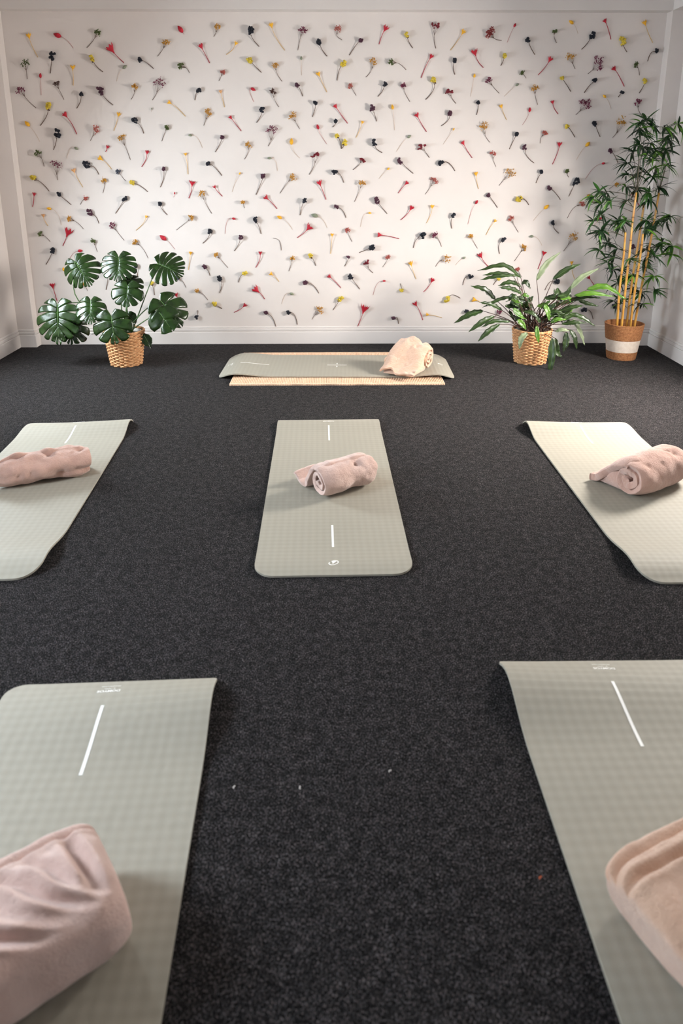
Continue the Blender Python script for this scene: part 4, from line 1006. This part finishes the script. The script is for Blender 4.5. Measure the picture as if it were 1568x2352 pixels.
def leaf_material(name, c1, c2, rough=.4, back=None, veins=0.0, coat=.0, trans=.12):
    m = bpy.data.materials.new(name)
    m.use_nodes = True
    nt = m.node_tree
    b = nt.nodes['Principled BSDF']
    b.inputs['Roughness'].default_value = rough
    b.inputs['Specular IOR Level'].default_value = .5
    b.inputs['Coat Weight'].default_value = coat
    b.inputs['Coat Roughness'].default_value = .15
    tc = nt.nodes.new('ShaderNodeTexCoord')
    n = nt.nodes.new('ShaderNodeTexNoise'); n.inputs['Scale'].default_value = 18; n.inputs['Detail'].default_value = 2
    nt.links.new(tc.outputs['Object'], n.inputs['Vector'])
    r = nt.nodes.new('ShaderNodeValToRGB')
    r.color_ramp.elements[0].position, r.color_ramp.elements[1].position = .35, .65
    r.color_ramp.elements[0].color, r.color_ramp.elements[1].color = c1, c2
    nt.links.new(n.outputs['Fac'], r.inputs['Fac'])
    out = r.outputs['Color']
    if back:
        g = nt.nodes.new('ShaderNodeNewGeometry')
        mx = nt.nodes.new('ShaderNodeMix'); mx.data_type = 'RGBA'
        nt.links.new(g.outputs['Backfacing'], mx.inputs[0]); nt.links.new(out, mx.inputs[6]); mx.inputs[7].default_value = back
        out = mx.outputs[2]
    nt.links.new(out, b.inputs['Base Color'])
    tr = nt.nodes.new('ShaderNodeBsdfTranslucent')
    nt.links.new(out, tr.inputs['Color'])
    ms = nt.nodes.new('ShaderNodeMixShader'); ms.inputs[0].default_value = trans
    nt.links.new(b.outputs[0], ms.inputs[1]); nt.links.new(tr.outputs[0], ms.inputs[2])
    nt.links.new(ms.outputs[0], nt.nodes['Material Output'].inputs['Surface'])
    return m
L_MON = leaf_material('glossy_monstera_green', srgb(32, 55, 17), srgb(20, 38, 11), .26, srgb(60, 90, 50), trans=.06)
L_MON_RIB = leaf_material('pale_green_rib', srgb(110, 142, 88), srgb(96, 128, 74), .4)
L_STEM = mat('green_leaf_stalk', srgb(78, 106, 56), .5, srgb(54, 80, 40), 30)
L_CAL = leaf_material('dark_olive_leaf', srgb(46, 66, 28), srgb(28, 44, 18), .38, srgb(110, 120, 88), trans=.05)
L_CAL2 = leaf_material('bright_olive_leaf', srgb(84, 122, 36), srgb(60, 98, 28), .38, srgb(140, 150, 110), trans=.1)
L_CALSTEM = mat('reddish_brown_leaf_stalk', srgb(84, 56, 42), .6, srgb(54, 34, 28), 40)
L_BAM = [leaf_material('bamboo_dark_green', srgb(34, 64, 32), srgb(22, 46, 24), .35), leaf_material('bamboo_mid_green', srgb(58, 100, 44), srgb(44, 84, 36), .35), leaf_material('bamboo_fresh_green', srgb(110, 160, 56), srgb(88, 140, 44), .35, trans=.3)]

# ---- monstera
def monstera_leaf(parent, base, tip, normal, width=1.0, slits=5, seed=0, droop=.12, fold=.18, stem_from=None, stem_mid=None):
    """base: where the stalk joins; tip: leaf tip; both world points. The blade is a heart with finger-like lobes."""
    rnd = random.Random(seed)
    base, tip, normal = Vector(base), Vector(tip), Vector(normal).normalized()
    yv = (tip - base); Ln = yv.length; yv.normalize()
    xv = yv.cross(normal).normalized()
    nv = xv.cross(yv).normalized()
    nlobe = slits + 1
    m = MB()
    def surf(t, s, side):
        phi = math.radians(158 - 150 * t ** .8) * (1 - .02 * t)
        ll = Ln * (.40 + .30 * math.sin(PI * min(1, t * 1.15 + .08)) ** 1.2 - .22 * t ** 3) * width if t < .98 else Ln * .2
        my = Ln * .80 * t ** 1.1
        lat = s * ll * math.sin(phi)
        x = side * lat
        y = my + s * ll * math.cos(phi) + .20 * Ln * s * s * (1 - .7 * t)
        if t > .97: pass
        r = math.hypot(x, y) / Ln
        z = -fold * abs(x) * (abs(x) / (Ln * .5)) - droop * Ln * (max(y, 0) / Ln) ** 2 + .012 * Ln * math.sin(s * 9 + t * 20) * s
        z += .05 * Ln * math.exp(-(x / (.10 * Ln)) ** 2) * -.4
        return base + xv * x + yv * y + nv * z
    edges = [0] + [((k + 1) / nlobe) ** .95 + rnd.uniform(-.02, .02) for k in range(nlobe - 1)] + [1.0]
    for side in (-1, 1):
        for k in range(nlobe):
            t0, t1 = edges[k], edges[k + 1]
            tc_ = (t0 + t1) / 2
            s0 = rnd.uniform(.42, .60) if 0 < k else .7
            gap = rnd.uniform(.09, .17) if slits else 0
            nt_, ns = 5, 11
            P = []
            for i in range(nt_ + 1):
                u = i / nt_
                row = []
                for j in range(ns + 1):
                    s = j / ns
                    g = 0.0
                    if slits and s > s0: g = gap * ((s - s0) / (1 - s0)) ** .55
                    g0, g1 = g, g
                    if k == 0: g0 = 0
                    if k == nlobe - 1: g1 = 0
                    tt = t0 + (t1 - t0) * (g0 + (1 - g0 - g1) * u)
                    ss = s * (1 - .05 * abs(2 * u - 1) ** 3 * (1 if slits else 0))
                    row.append(surf(tt, ss, side))
                P.append(row)
            m.grid(P if side > 0 else P[::-1])
    # a slim solid blade: top and underside
    leaf = m.build('leaf', L_MON, parent, smooth=True)
    so = leaf.modifiers.new('thickness', 'SOLIDIFY'); so.thickness = .0012; so.offset = -1
    rib = MB()
    pts = [surf(t, 0, 1) + nv * .0012 for t in [i / 8 for i in range(9)]]
    rib.tube(pts, [.0022 * (1 - .7 * i / 8) for i in range(9)], 5)
    rib.build('midrib', L_MON_RIB, leaf)
    if stem_from is not None:
        st = MB()
        a = Vector(stem_from)
        mid = Vector(stem_mid) if stem_mid is not None else (a + base) / 2 + Vector((0, 0, .03))
        st.tube(bez([a, mid, base], 6), [.0055 - .0025 * i / 12 for i in range(13)], 7)
        st.build('leaf_stalk', L_STEM, leaf, smooth=True)
    return leaf

PM = on_floor(283, 843); PM.z = 0; PM.y += .10
mon = empty('potted_monstera', PM)
tag(mon, 'monstera with glossy split leaves in a wicker basket at the left', 'potted plant', 'potted plants along the back wall')
HM, RM0, RM1 = .265, .115, .150
wicker_basket(mon, (0, 0, 0), RM0, RM1, HM)
def mp(px, py, dy=0.0):
    return at_y(px, py, PM.y + dy) - PM
BASEM = Vector((0.0, 0, HM - .03))
# base px, tip px, depth of base and tip (relative to the pot), normal, width, slits, stalk bend
for sd, (bp_, tp_, d0, d1, nrm, wd, sl, fold, sm) in enumerate([
    ((172, 600), (205, 655), .00, -.05, (-.25, -.75, .65), 1.18, 6, .35, (180, 690)),
    ((272, 590), (268, 642), .03, -.05, (.0, -.75, .65), 1.38, 7, .12, (278, 690)),
    ((362, 605), (418, 628), .00, -.04, (.25, -.85, .55), 1.25, 7, .10, (330, 690)),
    ((131, 700), (130, 790), -.12, -.22, (-.1, -.75, .65), 1.05, 6, .14, (200, 700)),
    ((208, 690), (205, 742), -.14, -.24, (.1, -.7, .7), 1.12, 5, .25, (240, 705)),
    ((168, 740), (160, 788), -.10, -.16, (.2, -.95, .15), 1.35, 4, .25, (225, 735)),
    ((255, 726), (262, 788), -.20, -.26, (.05, -.95, .35), 1.30, 3, .14, (262, 745)),
    ((293, 655), (288, 702), -.03, -.10, (.05, -.85, .35), 1.35, 3, .12, (292, 700)),
    ((369, 690), (418, 748), -.02, -.06, (.55, -.8, .1), 1.10, 3, .16, (330, 715)),
    ((366, 718), (395, 758), -.06, -.12, (.3, -.95, .15), 1.30, 1, .12, (335, 735)),
    ((330, 768), (347, 799), -.02, -.05, (.4, -.9, .1), .62, 0, .1, (322, 765)),
    ((290, 722), (312, 740), .05, .02, (.1, -.9, .3), .9, 0, .1, (290, 745)),
    ((300, 640), (312, 672), .06, .00, (.3, -.8, .4), 1.2, 4, .12, (290, 705)),
]):
    b3, t3 = mp(bp_[0], bp_[1], d0), mp(tp_[0], tp_[1], d1)
    rn = random.Random(sd)
    monstera_leaf(mon, b3, t3, nrm, wd * .84, sl, sd + 1, fold=fold, stem_from=BASEM + Vector((rn.uniform(-.03, .05), rn.uniform(-.03, .03), 0)), stem_mid=mp(sm[0], sm[1], d0 * .5))
m = MB(); m.tube(bez([mp(278, 790, .0), mp(292, 740, .02), mp(290, 700, .03)], 5), [.012, .011, .010, .010, .009, .009, .008, .008, .007, .006, .005], 8); m.build('main_stem', L_STEM, mon, smooth=True)
m = MB(); m.tube([mp(247, 778, -.1), mp(232, 762, -.05), mp(210, 768, -.03)], .0025, 5); m.build('aerial_root', L_CALSTEM, mon)

# ---- calathea with long rippled leaves
PC = on_floor(1224, 838); PC.z = 0; PC.y += .10
cal = empty('potted_calathea', PC)
tag(cal, 'bushy plant with long rippled lance leaves in a wicker basket', 'potted plant', 'potted plants along the back wall')
HC, RC0, RC1 = .262, .118, .148
wicker_basket(cal, (0, 0, 0), RC0, RC1, HC)
def cp(x, y, dy=0.0):
    return at_y(1000 + x / 2.7606, 560 + y / 2.7606, PC.y + dy) - PC
def lance_leaf(parent, pts, hw, m, normal=(0, -.6, .8), seed=0, stem=None):
    rnd = random.Random(seed)
    c = bez(pts, 7)
    n = len(c)
    mb = MB(); P = []
    N0 = Vector(normal).normalized()
    for i, p in enumerate(c):
        t = i / (n - 1)
        d = (c[min(i + 1, n - 1)] - c[max(i - 1, 0)]).normalized()
        sdv = d.cross(N0)
        if sdv.length < .05: sdv = Vector((1, 0, 0))
        sdv.normalize()
        nn = sdv.cross(d).normalized()
        w = hw * (math.sin(PI * min(1, t ** .75 * .97 + .03)) ** .75) * (1 if t < 1 else 0)
        row = []
        for q in (-1, -.6, -.2, 0, .2, .6, 1):
            rip = hw * .20 * abs(q) ** 1.5 * math.sin(i * 1.9 + (0 if q > 0 else 1.2))
            row.append(p + sdv * w * q * (1 + .08 * math.sin(i * 1.9 + q)) + nn * (rip + abs(q) * w * .22))
        P.append(row)
    mb.grid(P)
    o = mb.build('leaf', m, parent, smooth=True)
    so = o.modifiers.new('thickness', 'SOLIDIFY'); so.thickness = .0008; so.offset = 0
    rib = MB(); rib.tube([p for p in c], [.0016 * (1 - .8 * i / (n - 1)) for i in range(n)], 4); rib.build('midrib', L_MON_RIB, o)
    if stem is not None:
        s = MB(); k = bez([stem, (stem * .45 + c[0] * .55) + Vector((0, 0, .02)), c[0]], 5)
        s.tube(k, [.0046 - .0022 * i / 10 for i in range(11)], 5); s.build('leaf_stalk', L_CALSTEM, o, smooth=True)
    return o
CAL = [  # base, mid, tip (crop pixels), depth offsets, half width, material index
 ((540, 215), (430, 138), (265, 172), .05, -.02, .020, 0), ((515, 205), (400, 188), (298, 200), .02, -.02, .016, 0), ((490, 200), (380, 208), (282, 230), -.02, -.05, .016, 0),
 ((540, 268), (470, 245), (395, 268), .0, -.05, .019, 0), ((545, 312), (470, 285), (398, 275), -.06, -.12, .020, 0), ((378, 352), (310, 290), (222, 268), .0, -.02, .021, 0),
 ((480, 335), (400, 355), (295, 405), -.02, -.08, .014, 0), ((420, 420), (350, 385), (275, 370), -.05, -.1, .018, 0), ((300, 425), (215, 450), (115, 505), -.02, -.06, .022, 0),
 ((370, 460), (290, 500), (208, 560), -.06, -.12, .020, 0), ((470, 495), (370, 492), (290, 530), -.1, -.14, .016, 0), ((405, 510), (330, 560), (268, 620), -.12, -.18, .019, 0),
 ((640, 230), (700, 130), (795, 50), .06, .1, .019, 2), ((745, 225), (830, 165), (922, 127), .02, .02, .020, 0), ((850, 290), (930, 210), (1040, 155), .0, .03, .019, 2),
 ((960, 290), (1080, 275), (1210, 355), -.06, -.12, .024, 1), ((880, 330), (990, 315), (1130, 335), -.08, -.14, .019, 1), ((860, 360), (950, 335), (1050, 345), -.04, -.08, .019, 0),
 ((900, 355), (960, 380), (1035, 395), .02, .0, .018, 0), ((780, 430), (860, 405), (935, 392), -.06, -.1, .019, 0), ((840, 440), (930, 470), (1010, 522), -.02, -.06, .020, 0),
 ((800, 510), (880, 500), (950, 502), -.05, -.08, .017, 0), ((870, 480), (915, 560), (945, 645), .04, .0, .020, 2), ((850, 545), (880, 600), (895, 668), .02, .0, .020, 0),
 ((830, 560), (825, 630), (808, 690), .0, -.03, .022, 0), ((740, 600), (735, 720), (722, 840), -.20, -.24, .024, 0), ((580, 565), (545, 600), (530, 670), -.17, -.20, .020, 2),
 ((640, 520), (645, 580), (655, 632), -.18, -.20, .015, 1), ((440, 395), (500, 400), (560, 410), -.08, -.05, .018, 0), ((490, 410), (530, 450), (580, 480), -.12, -.1, .020, 1),
 ((690, 345), (750, 340), (830, 315), -.06, -.08, .020, 0), ((770, 280), (785, 330), (790, 380), -.04, -.1, .017, 0), ((690, 385), (710, 430), (720, 490), -.12, -.15, .018, 1),
 ((760, 600), (765, 680), (800, 720), .0, -.02, .024, 0), ((520, 480), (550, 510), (575, 545), -.12, -.13, .018, 1), ((545, 250), (575, 245), (600, 285), .04, .02, .018, 0),
 ((760, 555), (800, 545), (850, 552), -.1, -.13, .016, 2), ((600, 345), (595, 360), (620, 330), -.02, -.04, .018, 0), ((640, 450), (655, 490), (630, 460), -.1, -.14, .016, 0),
 ((700, 450), (760, 430), (820, 445), -.08, -.12, .018, 0), ((730, 500), (770, 480), (830, 480), -.1, -.12, .017, 1), ((560, 430), (610, 440), (650, 470), -.1, -.14, .018, 0),
]
rq = random.Random(5)
for i in range(34):
    bx, by = rq.uniform(520, 820), rq.uniform(330, 520)
    sg = 1 if bx > 640 else -1
    ln = rq.uniform(60, 130)
    CAL.append(((bx, by), (bx + sg * ln * .5, by - rq.uniform(5, 30)), (bx + sg * ln * rq.uniform(.4, 1), by + rq.uniform(-70, 40)), rq.uniform(-.12, .08), rq.uniform(-.14, .06), rq.uniform(.015, .02), rq.choice((0, 0, 0, 1))))
L_CALB = leaf_material('grey_green_underside', srgb(134, 146, 116), srgb(112, 124, 92), .5, srgb(70, 92, 44))
for i, (b_, md, tp, d0, d1, hw, mi) in enumerate(CAL):
    rn = random.Random(i + 50)
    stem = Vector((rn.uniform(-.07, .07), rn.uniform(-.07, .05), HC - .03))
    lance_leaf(cal, [cp(b_[0], b_[1], d0), cp(md[0], md[1], (d0 + d1) / 2 - .01), cp(tp[0], tp[1], d1)], hw * 1.18, (L_CAL, L_CAL2, L_CALB)[mi], (rn.uniform(-.3, .3), -.65, .65), i, stem)

# ---- bamboo in a banded jute pot
PB = on_floor(1436, 829); PB.z = 0; PB.y += .10
bam = empty('potted_bamboo', PB)
tag(bam, 'tall bamboo with golden canes in a banded jute pot', 'potted plant', 'potted plants along the back wall')
HB, RB0, RB1 = .285, .108, .148
JB = mat('brown_jute_rope', srgb(176, 122, 78), .85, srgb(142, 92, 54), 80, bump=.5, bscale=260)
JW = mat('white_painted_jute', srgb(232, 220, 206), .8, srgb(222, 208, 192), 40, bump=.5, bscale=220)
def jute_band(name, z0, z1, m, amp):
    seg = 150
    n = max(6, int((z1 - z0) / .0016))
    rows = []
    for i in range(n + 1):
        z = z0 + (z1 - z0) * i / n
        r = RB0 + (RB1 - RB0) * (z / HB) ** .9
        row = []
        for j in range(seg):
            a = 2 * PI * j / seg
            q = abs(math.sin(PI * z / .0105))
            w = amp * (q ** .7) * (.65 + .35 * math.sin(a * 75 / 1.5 + z * 420))
            row.append(((r + w) * math.cos(a), (r + w) * math.sin(a), z))
        rows.append(row)
    mb = MB(); mb.grid(rows, closed=True)
    return mb.build(name, m, bam, smooth=True)
jute_band('lower_band', .0, HB * .235, JB, .0035)
jute_band('white_band', HB * .235, HB * .575, JW, .0014)
jute_band('upper_band', HB * .575, HB, JB, .0035)
m = MB()
for k in range(2):
    n = 90
    m.tube([((RB1 - .002 + .0022 * math.cos(j * 2.1 + k * PI)) * math.cos(2 * PI * j / n), (RB1 - .002 + .0022 * math.cos(j * 2.1 + k * PI)) * math.sin(2 * PI * j / n), HB + .0022 * math.sin(j * 2.1 + k * PI)) for j in range(n + 1)], .0042, 6, cap=False)
m.build('rope_rim', JB, bam, smooth=True)
m = MB(); m.lathe([(RB1 - .007, HB), (RB1 - .02, HB - .08), (.001, HB - .082)], 40); m.build('pot_inside', JB, bam)
CANE = mat('golden_bamboo_cane', srgb(206, 158, 74), .35, srgb(180, 126, 50), 14, coat=.2)
CANE_NODE = mat('brown_cane_joint', srgb(132, 88, 42), .5)
TWIG = mat('dark_bamboo_twig', srgb(70, 64, 44), .6)
def bp3(px, py, dy=0.0):
    return at_y(px, py, PB.y + dy) - PB
canes = []
for pts, d0, d1 in [
    ([(1416, 757), (1422, 668), (1431, 596), (1436, 534)], -.05, -.06), ([(1426, 758), (1437, 654), (1446, 574), (1452, 510), (1461, 442)], -.08, -.04),
    ([(1446, 758), (1457, 671), (1471, 580), (1476, 537)], -.07, -.10), ([(1455, 757), (1471, 668), (1493, 556), (1513, 443)], -.04, .0), ([(1438, 752), (1452, 640), (1468, 540), (1478, 470)], .04, .08)]:
    n = len(pts)
    p3 = bez([bp3(x, y, d0 + (d1 - d0) * i / (n - 1)) for i, (x, y) in enumerate(pts)], 6)
    p3[0].z = min(p3[0].z, HB - .07)
    c = MB(); c.tube(p3, [.0098 - .0022 * i / (len(p3) - 1) for i in range(len(p3))], 9)
    co = c.build('cane', CANE, bam, smooth=True)
    for i in range(4, len(p3) - 1, 5):
        d = (p3[i + 1] - p3[i - 1]).normalized() * .004
        k = MB(); k.tube([p3[i] - d, p3[i], p3[i] + d], [.0098, .0116, .0098], 9); k.build('cane_joint', CANE_NODE, co, smooth=True)
    canes.append(p3)
def bleaf(n, L, hw, bend):
    mb = MB(); P = []
    for i in range(n + 1):
        t = i / n
        w = hw * math.sin(PI * min(1, t ** .7 * .96 + .04)) ** .8 if t < 1 else 0
        z = -bend * L * t * t
        y = L * t * (1 - .25 * bend * t)
        P.append([(-w, y, z + w * .35), (0, y, z), (w, y, z + w * .35)])
    mb.grid(P)
    return mb
leaf_meshes = [[bleaf(6, 1, .085, bd).mesh('leaf', mm, True) for bd in (.15, .45, .8)] for mm in L_BAM]
K = 1 / 5.85
CL = []
for x, y, f in [(1080, 210, 1), (1000, 240, 1), (1020, 420, 1), (990, 540, 0), (1040, 580, 0), (1130, 520, 0), (1150, 300, 0), (1320, 310, 0), (1430, 400, 0), (1500, 260, 2), (1360, 480, 1), (1340, 610, 0), (820, 790, 0), (960, 850, 0), (1150, 760, 2), (1200, 850, 2), (1340, 820, 2), (960, 960, 0), (830, 950, 0), (1150, 970, 1), (450, 1170, 1), (540, 1190, 0), (380, 1240, 2), (800, 1110, 0), (950, 1150, 0), (1110, 1180, 1), (1260, 1120, 0), (470, 1340, 0), (600, 1300, 1), (820, 1290, 0), (1110, 1290, 0), (370, 1570, 1), (470, 1480, 0), (700, 1560, 0), (800, 1560, 1), (1080, 1560, 1), (1240, 1560, 0), (1400, 1510, 1), (1490, 1560, 1), (460, 1690, 0), (900, 640, 0), (1080, 680, 0), (1000, 330, 0), (1200, 620, 0)]:
    CL.append((1300 + x * K, 240 + y * K, f))
for x, y, f in [(480, 200, 0), (720, 80, 0), (1070, 160, 0), (1200, 60, 1), (560, 330, 0), (450, 440, 1), (690, 420, 0), (640, 540, 0), (1080, 420, 0), (1200, 390, 1), (1290, 330, 2), (1180, 520, 1), (1420, 500, 2), (1510, 380, 2), (620, 700, 0), (760, 700, 0), (900, 780, 2), (1090, 680, 2), (1180, 790, 2), (690, 880, 0), (920, 960, 0), (1000, 1010, 0), (1180, 970, 1), (640, 1120, 0), (740, 1140, 0), (1010, 1170, 0), (860, 560, 1), (800, 820, 1), (1050, 560, 0), (560, 600, 1)]:
    CL.append((1300 + x * K, 500 + y * K, f))
rn = random.Random(77)
leaves = []
allc = [p for c in canes for p in c[3:]]
for ci, (px, py, f) in enumerate(CL):
    dy = rn.uniform(-.16, .16)
    if px < 1440 and py > 540: dy = rn.uniform(.06, .18)     # clear of the neighbouring plant's leaves
    dy = min(dy, YB - .14 - PB.y)
    node = bp3(px, py, dy)
    node.x = min(node.x, XR - .10 - PB.x)
    near = min(allc, key=lambda p: (p - node).length + .8 * max(0, p.z - node.z + .02))
    t = MB(); t.tube(bez([near, (near + node) / 2 + Vector((0, 0, .015)), node], 4), [.0022, .0021, .002, .0019, .0018, .0017, .0015, .0013, .001], 4)
    t.build('twig', TWIG, bam)
    out = Vector((node.x - near.x, node.y - near.y, 0))
    for k in range(13):
        a = rn.uniform(0, 2 * PI)
        d = Vector((math.cos(a), math.sin(a) * .8, rn.uniform(-.7, 1.0))) + out * 2.2
        d.normalize()
        Lf = rn.uniform(.07, .14)
        end = node + d * Lf + PB
        if end.x > XR - .06 or end.y > YB - .06:
            d = Vector((-abs(d.x), -abs(d.y), d.z))
        if px < 1440 and py > 540 and d.y < -.1: d = Vector((d.x, abs(d.y) * .3, d.z)).normalized()
        mi = f if rn.random() < .6 else rn.choice((0, 0, 0, 1, 1, 2))
        leaves.append((node.copy(), d, Lf, mi, rn.randrange(3), rn.uniform(-.7, .7)))
leaves.sort(key=lambda l: -(l[2] - .1 * l[0].y))
def leaf_matrix(node, d, Lf, roll):
    x = d.cross(Vector((0, 0, 1)))
    if x.length < .05: x = Vector((1, 0, 0))
    x.normalize()
    z = x.cross(d).normalized()
    R3 = Matrix((x, d, z)).transposed() @ Matrix.Rotation(roll, 3, 'Y')
    return Matrix.Translation(node) @ R3.to_4x4() @ Matrix.Diagonal((Lf, Lf, Lf, 1))
rest = [MB(), MB(), MB()]
for i, (node, d, Lf, mi, bi_, roll) in enumerate(leaves):
    M = leaf_matrix(node, d, Lf, roll)
    if i < 300:
        o = bpy.data.objects.new('leaf', leaf_meshes[mi][bi_])
        COL.objects.link(o); o.parent = bam; o.matrix_local = M
    else:
        me = leaf_meshes[mi][bi_]
        rest[mi].add([M @ v.co for v in me.vertices], [tuple(p.vertices) for p in me.polygons])
tot = MB(); fm = []
for k in range(3):
    tot.add(rest[k].v, rest[k].f); fm += [k] * len(rest[k].f)
o = tot.build('small_leaves', L_BAM[0], bam, smooth=True); o['kind'] = 'stuff'
for k in (1, 2): o.data.materials.append(L_BAM[k])
for p, k in zip(o.data.polygons, fm): p.material_index = k

# ------------------------------------------------------------------ bits of lint on the carpet
LINT = mat('white_lint', srgb(214, 208, 200), .9)
LINT_O = mat('orange_lint', srgb(196, 96, 52), .9)
for px, py, m_, words in ((537, 1808, LINT, 'white lint fleck on the carpet nearest the bottom left mat'), (688, 1810, LINT, 'white lint fleck on the open carpet between the two near mats'),
                          (895, 1771, LINT, 'small white lint fleck highest on the open near carpet'), (1240, 2016, LINT_O, 'tiny orange thread on the carpet beside the bottom right mat')):
    p = on_floor(px, py, .001)
    q = MB(); rn = random.Random(px)
    q.tube(bez([(-.004, 0, .002), (-.001, .002, .004), (.002, -.001, .003), (.004, .002, .002)], 3), .0011, 5)
    o = q.build('lint_fleck', m_, None, loc=(p.x, p.y, .0))
    o.rotation_euler = (0, 0, rn.uniform(0, 6))
    tag(o, words, 'lint', 'lint on the carpet')
